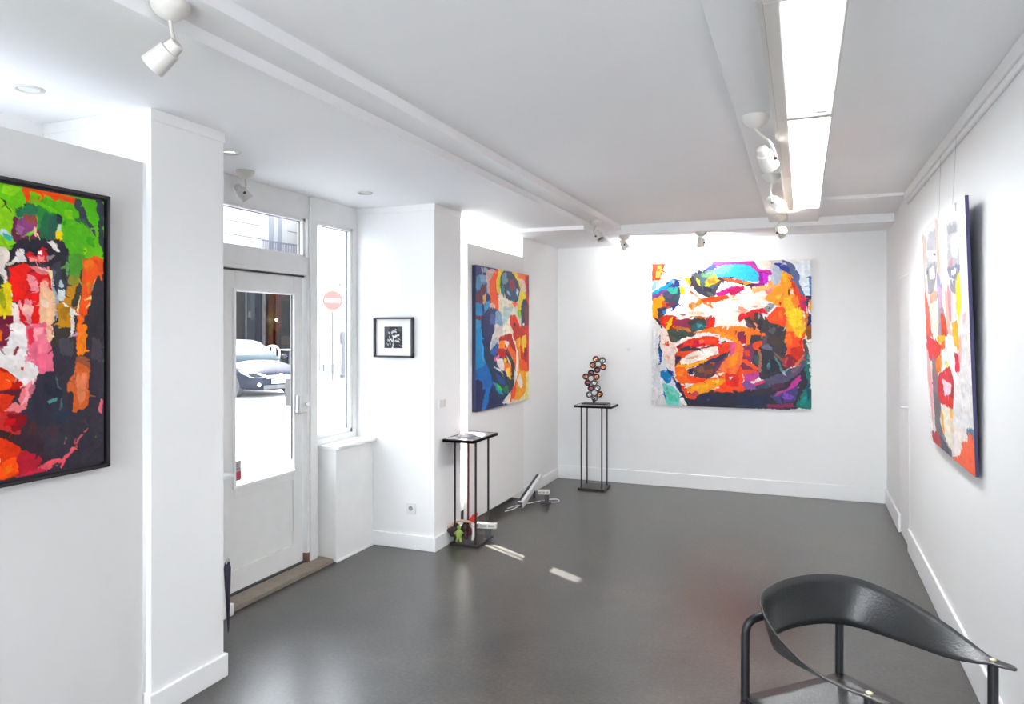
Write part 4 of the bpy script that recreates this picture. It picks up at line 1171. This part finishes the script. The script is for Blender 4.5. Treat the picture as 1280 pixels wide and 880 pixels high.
# ------------------------------------------------------------------ leather armchair
RC = Vector((-.012, 2.53, 0)); F = Vector((.705, -.709, 0)); S = Vector((.709, .705, 0))
def L(s, f, z): return RC + S * s + F * f + Vector((0, 0, z))
t = thing('leather_armchair', RC + F * .22, 'black leather armchair with curved band back and black tubular steel legs', 'chair')
r = .0135
def smooth_pts(pts, n): 
    out = []; P = [Vector(p) for p in pts]; P = [P[0] * 2 - P[1]] + P + [P[-1] * 2 - P[-2]]
    for i in range(1, len(P) - 2):
        for k in range(n):
            u = k / n; a, b, c, d = P[i - 1:i + 3]
            out.append(.5 * ((2 * b) + (c - a) * u + (2 * a - 5 * b + 4 * c - d) * u * u + (3 * b - a - 3 * c + d) * u ** 3))
    return out + [P[-2]]
# band: (s, f, z), half-width vector (s, f, z)
half = [((0, .005, .722), (0, 0, .082)), ((.11, .018, .718), (.004, -.002, .080)), ((.19, .062, .708), (.018, -.006, .074)), ((.232, .15, .694), (.034, 0, .060)), ((.250, .26, .680), (.042, 0, .040)), ((.248, .36, .672), (.040, .0, .022)),
        ((.238, .435, .674), (.028, .0, .008)), ((.235, .475, .680), (.022, 0, .002)), ((.236, .515, .684), (.020, 0, .0)), ((.237, .535, .684), (.012, 0, 0))]
band = [((-c[0], c[1], c[2]), (-h_[0], h_[1], h_[2])) for c, h_ in half[:0:-1]] + half
cp = smooth_pts([L(*c) for c, h in band], 7); hv = smooth_pts([S * h[0] + F * h[1] + Vector((0, 0, h[2])) for c, h in band], 7)
w = MB(); rows = []; th = .0035
for i, (c, h_) in enumerate(zip(cp, hv)):
    tg = (cp[min(i + 1, len(cp) - 1)] - cp[max(i - 1, 0)]).normalized(); nrm = tg.cross(h_).normalized()
    e = i / (len(cp) - 1); ends = min(1, .55 + 9 * min(e, 1 - e))
    hh = h_ * ends; ring = []
    for k in range(7): ring.append(c + hh * (-1 + k / 3) + nrm * th * (1 if 0 < k < 6 else .4))
    for k in range(6, -1, -1): ring.append(c + hh * (-1 + k / 3) - nrm * th * (1 if 0 < k < 6 else .4))
    rows.append(w.verts(ring))
for i in range(len(rows) - 1):
    n = len(rows[0])
    for k in range(n): w.bm.faces.new([rows[i][k], rows[i][(k + 1) % n], rows[i + 1][(k + 1) % n], rows[i + 1][k]])
w.bm.faces.new(rows[0][::-1]); w.bm.faces.new(rows[-1])
leather = mat('black_leather', (.022, .023, .024), .30, bump=.35, bscale=140, var=.25, vscale=20, spec=.6)
bandobj = w.build('back_band', leather, t, smooth=0)
for s_ in (-1, 1):
    MB().lathe(L(s_ * .235, .475, .684), (0, 0, 1), [(0, .009), (.004, .009), (.006, .006)], 16).build('brass_stud', M['brass'], bandobj, smooth=40)
for s_ in (-1, 1):
    MB().tube([L(s_ * .235, .475, 0), L(s_ * .235, .475, .2), L(s_ * .235, .475, .45), L(s_ * .235, .475, .677)], r, 14).build('leg', M['chair_steel'], t, smooth=50)
    MB().tube([L(s_ * .20, -.02, 0), L(s_ * .20, -.02, .3), L(s_ * .20, -.02, .625), L(s_ * .198, -.018, .66), L(s_ * .185, -.014, .682), L(s_ * .15, -.008, .692), L(s_ * .09, -.004, .694)], r, 14, smooth=2).build('leg', M['chair_steel'], t, smooth=50)
w = MB(); w.tube([L(-.21, -.02, .425), L(-.225, .25, .425), L(-.235, .475, .425)], .010, 10); w.tube([L(.21, -.02, .425), L(.225, .25, .425), L(.235, .475, .425)], .010, 10)
w.tube([L(-.21, -.02, .42), L(.21, -.02, .42)], .010, 10); w.tube([L(-.235, .475, .42), L(.235, .475, .42)], .010, 10)
w.build('seat_frame', M['chair_steel'], t, smooth=50)
w = MB(); rows = []
N = 12
for i in range(N + 1):
    f = -.02 + .51 * i / N; hw = .205 + .03 * i / N; row = []
    for k in range(N + 1):
        e = k / N * 2 - 1; sag = .018 * (1 - e * e) * math.sin(math.pi * min(1, max(0, i / N)))
        row.append(w.bm.verts.new(L(e * hw, f, .442 - sag)))
    rows.append(row)
for i in range(N):
    for k in range(N): w.bm.faces.new([rows[i][k], rows[i + 1][k], rows[i + 1][k + 1], rows[i][k + 1]])
so = w.build('seat', mat('seat_leather', (.03, .03, .031), .36, bump=.35, bscale=120), t, smooth=0)
sd_ = so.modifiers.new('t', 'SOLIDIFY'); sd_.thickness = .006; sd_.offset = 0

# ------------------------------------------------------------------ the street outside
GZ = -.15
asph = mat('sunlit_pale_paving', (.42, .42, .43), .8, bump=.2, bscale=8, var=.08, vscale=.8)
struct(MB().box(-60, -3.19, -40, 80, GZ - .1, GZ).build('street_ground', asph))
struct(MB().box(-4.7, -3.19, -40, 80, GZ, GZ + .06).build('street_pavement', asph))
struct(MB().prism([(-12.6, 18.2, GZ), (-30, 18.2, GZ), (-30, 60, GZ), (-12.6, 60, GZ)], (0, 0, .13)).build('street_kerb', mat('kerb_stone', lin('b8b8bd'), .7)))
stone = mat('pale_city_stone', (.34, .335, .33), .8, var=.06, vscale=.6)
groove = mat('stone_joint', (.15, .145, .15), .9)
struct(MB().box(-27, -20, -14, 15.0, GZ, 24).build('sun_block_building', stone))  # unseen tall block, added to shade the door from the sun
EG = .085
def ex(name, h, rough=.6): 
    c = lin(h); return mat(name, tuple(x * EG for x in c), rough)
cafe = thing('cafe_building', (-20, 21, GZ), 'pale building with a dark blue-grey and red cafe front, seen through the door glass', 'building')
MB().box(-27, -20.3, 15.0, 30, GZ, 7.6).build('wall', stone, cafe)
w = MB(); w.box(-20.3, -20.0, 15, 21.6, GZ, 3.3); w.box(-20.3, -20, 15, 30, 3.3, 7.6); w.box(-20.3, -20, 25.4, 30, GZ, 3.3); w.build('front_wall', stone, cafe)
for n, h, a, b, c, d, dx in (('door_panel', '6e655f', 21.6, 22.2, -.15, 3.3, .0), ('door_panel', '4a5262', 22.2, 22.5, -.15, 3.3, .02), ('mullion', 'f4f6fa', 22.36, 22.41, 1.2, 3.2, .06), ('shop_window', '6d7d92', 22.5, 22.95, -.15, 3.3, .0),
        ('window_blind', '93a3b6', 22.62, 22.89, 1.98, 3.2, .02), ('door_panel', '454473', 22.97, 23.24, -.15, 2.46, .03), ('transom_panel', '4a5878', 22.95, 23.24, 2.46, 3.3, .02), ('door_gap', '1a1a2c', 23.24, 23.44, -.15, 3.3, -.02),
        ('pole', 'ffffff', 23.335, 23.40, .2, 3.2, .12), ('interior_wall', '4a3040', 23.44, 23.68, -.15, 3.3, .0), ('interior_wall', 'a8743c', 23.68, 23.97, 1.0, 3.3, .01), ('interior_wall', '5c4038', 23.97, 24.12, -.15, 3.3, .0),
        ('curtain', 'c84c2c', 24.11, 24.46, 1.5, 3.3, .03), ('interior_wall', '40344a', 23.68, 24.46, -.15, 1.6, .0), ('soffit', 'b49a88', 24.46, 25.4, 2.81, 3.3, .02), ('menu_board', '35505a', 24.46, 25.4, 1.33, 2.81, .0),
        ('poster', 'c9a59a', 24.51, 25.07, .96, 1.33, .02), ('shop_base', '3c4050', 24.46, 25.4, -.15, .96, .0), ('door_notice', 'ffffff', 22.51, 22.62, 2.07, 2.32, .06)):
    MB().box(-20.28, -20.12 + dx, a, b, c, d).build(n, ex(n + '_paint', h), cafe)
w = MB()
for z in (4.1, 4.75, 5.2, 5.72, 6.3, 6.9):
    w.box(-20.01, -19.995, 19.5, 23.1, z - .02, z + .02); w.box(-20.01, -19.995, 24.75, 28, z - .02, z + .02)
w.build('stone_joints', groove, cafe)
w = MB(); w.box(-20.01, -19.97, 23.58, 23.84, 4.4, 6.9); w.box(-20.01, -19.97, 24.1, 24.36, 4.4, 6.9); w.build('shutter', mat('shutter_grey', (.17, .18, .2), .7), cafe)
MB().box(-20.01, -19.985, 23.84, 24.1, 4.4, 6.9).build('window', mat('far_window', (.3, .31, .33), .3), cafe)
w = MB(); w.box(-19.62, -19.58, 22.7, 24.8, 5.08, 5.13); w.box(-20, -19.58, 22.7, 24.8, 4.4, 4.5)
for k in range(22): w.box(-19.61, -19.59, 22.72 + k * .098, 22.735 + k * .098, 4.5, 5.1)
w.build('balcony_rail', mat('railing_grey', (.12, .12, .16), .5), cafe)
l = thing('cafe_lamp', (-19.6, 24.95, 2.2), 'glowing dome-shaped cafe lamp seen at the right of the door glass', 'lamp')
MB().lathe((-19.6, 24.9, 2.62), (0, 0, -1), [(0, .03), (.04, .12), (.13, .22), (.28, .27), (.28, .24), (.1, .1)], 20, caps=False).build('lamp_shade', mat('lamp_shade_warm', (.6, .42, .3), .5, emit=(1, .75, .5), estr=.35), l, smooth=60)
w = MB(); w.cyl((-19.6, 24.9, 2.6), (-19.6, 24.9, 3.3), .012); w.build('cord', M['dark'], l)
l = thing('cafe_bulb', (-19.9, 23.95, 2.0), 'small glowing bulb in front of the red and ochre cafe interior', 'lamp')
MB().ball((-19.9, 23.93, 2.0), .05).build('bulb', M['warm_bulb'], l, smooth=0); w = MB(); w.cyl((-19.9, 23.93, 2.04), (-19.9, 23.93, 3.28), .008); w.build('cord', M['dark'], l)
struct(MB().box(-20, -14.9, 15.5, 20.3, GZ, .2).build('street_terrace', asph))

pale = thing('corner_building', (-16, 24, GZ), 'bright stone corner building behind the no-entry sign, seen through the narrow side window', 'building')
MB().prism([(-16, 20.95, -.02), (-16, 34, -.02), (-19.9, 34, -.02), (-19.9, 26.6, -.02)], (0, 0, 7)).build('wall', stone, pale)
w = MB(); w.box(-16, -15.93, 21.48, 21.62, -.02, 4.8); w.box(-16, -15.94, 22.72, 22.84, -.02, 3.5); w.build('pilaster', mat('pilaster_grey', (.24, .235, .24), .8), pale)  # pilasters in a darker grey than the wall
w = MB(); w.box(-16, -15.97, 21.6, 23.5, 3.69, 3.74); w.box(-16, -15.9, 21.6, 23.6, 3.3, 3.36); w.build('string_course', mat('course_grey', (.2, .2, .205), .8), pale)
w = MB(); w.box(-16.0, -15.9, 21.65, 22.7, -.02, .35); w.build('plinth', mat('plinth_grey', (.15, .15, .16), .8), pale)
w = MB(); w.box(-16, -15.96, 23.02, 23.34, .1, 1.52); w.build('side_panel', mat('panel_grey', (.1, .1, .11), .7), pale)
MB().box(-16, -15.97, 21.85, 22.55, .3, 3.1).build('doorway', mat('doorway_pale', (.52, .52, .54), .6), pale)
bx = thing('street_post', (-14.4, 21.3, -.02), 'short grey street post with a rounded cap, right of the no-entry sign', 'post')
w = MB(); w.lathe((-14.35, 20.6, -.02), (0, 0, 1), [(0, .11), (.1, .12), (.14, .07), (1.1, .06), (1.2, .1), (1.45, .11), (1.55, .06)], 14); w.build('post', mat('post_grey', (.08, .08, .09), .6), bx, smooth=40)

sg = thing('no_entry_sign', (-13.63, 19.0, -.02), 'round red and white no-entry sign on a grey pole outside the side window', 'road sign')
sv = Vector((.583, -.812, 0)); sr = Vector((.812, .583, 0)); sc = Vector((-13.63, 19.0, 2.51))
MB().lathe(sc - sv * .01, sv, [(0, .33), (.02, .33)], 36).build('sign_disc', mat('sign_white', (.8, .8, .8), .5), sg)
MB().lathe(sc + sv * .0105, sv, [(0, .305), (.004, .305)], 36).build('red_disc', mat('sign_red', (.40, .05, .04), .5), sg)
MB().obox(sc + sv * .0165, sr * .235, sv * .002, (0, 0, .055)).build('white_bar', mat('sign_bar_white', (.85, .85, .85), .5), sg)
MB().cyl(sc - sv * .04 + Vector((0, 0, .35)), Vector((-13.63, 19.0, -.02)) - sv * .04, .03).build('pole', mat('pole_grey', (.06, .06, .065), .5), sg)

# parked hatchback
HD = Vector((.955, -.297, 0)).normalized(); LF = Vector((-HD.y, HD.x, 0)); FC = Vector((-12.66, 15.37, GZ))
car = thing('parked_car', FC - HD * 2.05, 'dark blue-grey hatchback car parked outside the door, headlamps towards the gallery', 'car')
def K(x, y, z): return FC + HD * x + LF * y + Vector((0, 0, z))
body = mat('car_paint_slate', (.017, .019, .030), .6, 0, spec=.12)
def loft(sections, name, m, parent, sub=1):
    w = MB(); rows = [w.verts([K(*p) for p in s_]) for s_ in sections]; n = len(rows[0])
    for i in range(len(rows) - 1):
        for k in range(n): w.bm.faces.new([rows[i][k], rows[i][(k + 1) % n], rows[i + 1][(k + 1) % n], rows[i + 1][k]])
    w.bm.faces.new(rows[0][::-1]); w.bm.faces.new(rows[-1])
    return w.build(name, m, parent, smooth=0, subsurf=sub)
def sec(x, hw, zl, zs, zt, crown):
    return [(x, -hw * .9, zl), (x, -hw, zl + .12), (x, -hw, zs), (x, -hw * .93, zt), (x, -hw * .5, zt + crown), (x, 0, zt + crown * 1.2), (x, hw * .5, zt + crown), (x, hw * .93, zt), (x, hw, zs), (x, hw, zl + .12), (x, hw * .9, zl), (x, 0, zl - .01)]
bodyo = loft([sec(-.0, .55, .24, .42, .55, .02), sec(-.04, .76, .2, .42, .6, .03), sec(-.2, .85, .17, .5, .68, .05), sec(-.55, .885, .18, .58, .77, .06), sec(-1.05, .895, .2, .66, .87, .07), sec(-1.6, .9, .2, .7, .93, .02),
              sec(-2.6, .9, .2, .72, .95, .02), sec(-3.6, .89, .22, .74, .97, .02), sec(-4.0, .84, .26, .7, .93, .02), sec(-4.18, .72, .3, .6, .8, .02)], 'body', body, car)
loft([[(-1.02, -.70, .90), (-1.02, .70, .90), (-1.10, .72, .90), (-1.10, -.72, .90)], [(-1.35, -.66, 1.10), (-1.35, .66, 1.10), (-1.6, .72, 1.0), (-1.6, -.72, 1.0)],
      [(-1.88, -.56, 1.40), (-1.88, .56, 1.40), (-2.2, .72, .98), (-2.2, -.72, .98)]], 'windscreen', mat('windscreen_glass', (.05, .068, .078), .5, spec=.15), car, 0)
w = MB()
prof = [(-1.12, .72, .92), (-1.9, .58, 1.40), (-2.3, .57, 1.455), (-3.2, .57, 1.44), (-3.85, .56, 1.25), (-4.1, .70, .96)]
rows = [w.verts([K(x, -hw, z), K(x, -hw * .5, z + .015), K(x, hw * .5, z + .015), K(x, hw, z), K(x, .76, .93), K(x, -.76, .93)]) for x, hw, z in prof]
for i in range(len(rows) - 1):
    for k in range(6): w.bm.faces.new([rows[i][k], rows[i][(k + 1) % 6], rows[i + 1][(k + 1) % 6], rows[i + 1][k]])
w.bm.faces.new(rows[0][::-1]); w.bm.faces.new(rows[-1]); w.build('roof', body, car, smooth=40)
for s_ in (-1, 1):
    w = MB(); w.prism([K(-1.45, s_ * .75, .97), K(-2.0, s_ * .63, 1.36), K(-3.1, s_ * .62, 1.38), K(-3.6, s_ * .74, .98)], tuple(LF * s_ * .02)); w.build('side_window', mat('side_glass', (.03, .04, .05), .4, spec=.1), car)
    hl = MB(); hl.prism([K(-.05, s_ * .44, .60), K(-.02, s_ * .42, .52), K(-.12, s_ * .76, .52), K(-.36, s_ * .875, .62), K(-.52, s_ * .885, .70), K(-.24, s_ * .80, .70)], tuple(HD * .05 + LF * s_ * .012)); hl.build('headlamp', mat('headlamp_glass', (.5, .52, .55), .3, spec=.2), car)
    w = MB(); w.ball(K(-1.35, s_ * 1.0, 1.0), .09, (1, 1, .75)); w.build('wing_mirror', body, car, smooth=0)
    MB().lathe(K(.0, s_ * .62, .34), HD, [(-.03, .05), (.012, .05)], 14).build('fog_lamp', M['chrome'], car)
    for x in (-.82, -3.35):
        wh = MB().lathe(K(x, s_ * .70, .31), LF * s_, [(0, .29), (.02, .31), (.17, .31), (.19, .28)], 24).build('wheel', M['dark'], car, smooth=40)
        MB().lathe(K(x, s_ * .885, .31), LF * s_, [(0, .2), (.01, .18), (.012, .05), (.02, .04)], 18).build('wheel_rim', M['alu'], wh, smooth=40)
w = MB()
for z in (.50, .53, .56): w.obox(K(.012, 0, z), HD * .012, LF * .42, (0, 0, .006))
w.build('grille_bars', M['chrome'], car)
MB().obox(K(-.0, 0, .53), HD * .016, LF * .43, (0, 0, .045)).build('grille', M['dark'], car)
MB().obox(K(.015, 0, .27), HD * .016, LF * .5, (0, 0, .05)).build('lower_grille', M['dark'], car)
MB().obox(K(.03, 0, .41), HD * .008, LF * .27, (0, 0, .055)).build('number_plate', mat('plate_white', (.8, .8, .8), .5), car)
bd = MB().torus(K(.04, 0, .545), HD, .06, .009).ball(K(.028, 0, .545), .05, (.4, 1, 1)).build('badge', M['chrome'], car, smooth=0)
w = MB()
def bar(y0, z0, y1, z1): w.tube([K(.052, y0, z0), K(.052, y1, z1)], .005, 6)
for a in ((.018, .588, 0, .555), (-.018, .588, 0, .555), (.045, .56, .02, .505), (.02, .505, 0, .54), (0, .54, -.02, .505), (-.02, .505, -.045, .56)): bar(*a)
w.build('badge_letters', M['dark'], bd)

# bistro chair and table on the terrace
ch = thing('bistro_chair', (-15.5, 18.5, .2), 'white slatted-back bistro chair on the terrace behind the parked car', 'chair')
V1 = Vector((.80, .60, 0)); V2 = Vector((.60, -.80, 0)); cb = Vector((-15.58, 18.53, .2)); wp = mat('white_chair_plastic', (.8, .8, .82), .4)
def G(a, b, z): return cb + V1 * a + V2 * b + Vector((0, 0, z))
MB().tube([G(-.19, 0, .44), G(-.22, -.04, .7), G(-.15, -.08, .86), G(0, -.09, .90), G(.15, -.08, .86), G(.22, -.04, .7), G(.19, 0, .44)], .028, 8, smooth=2).build('back_frame', wp, ch, smooth=0)
w = MB()
for a in (-.09, 0, .09): w.tube([G(a, 0, .46), G(a, -.06, .7), G(a, -.085, .88)], .018, 6)
w.build('back_slats', wp, ch, smooth=0)
w = MB(); w.obox(G(0, .2, .44), V1 * .21, V2 * .21, (0, 0, .015)); w.build('seat', wp, ch)
for a in (-.19, .19):
    for b in (0, .38): MB().tube([G(a, b, .44), G(a * 1.1, b, 0)], .018, 8).build('leg', wp, ch)
    MB().tube([G(a * 1.1, -.02, .66), G(a * 1.2, .2, .66), G(a * 1.1, .38, .62), G(a, .38, .44)], .018, 8, smooth=1).build('armrest', wp, ch, smooth=0)
tb = thing('bistro_table', (-15.75, 19.6, .2), 'white-topped bistro table beside the white chair, across the street', 'table')
MB().lathe((-15.8, 19.65, .92), (0, 0, 1), [(0, .38), (.03, .38)], 24).build('tabletop', wp, tb)
MB().cyl((-15.8, 19.65, .2), (-15.8, 19.65, .92), .04).build('pedestal', M['dark'], tb); MB().lathe((-15.8, 19.65, .2), (0, 0, 1), [(0, .25), (.03, .2)], 20).build('base', M['dark'], tb)
fn = thing('street_bollard', (-16.6, 17.0, .2), 'small pale bollard with a ball top above the car roof, seen through the door glass', 'bollard')
MB().lathe((-16.6, 18.05, .2), (0, 0, 1), [(0, .07), (.8, .05), (.82, .1), (.9, .11), (.98, .05)], 14).build('post', mat('bollard_pale', (.5, .5, .52), .5), fn, smooth=40)
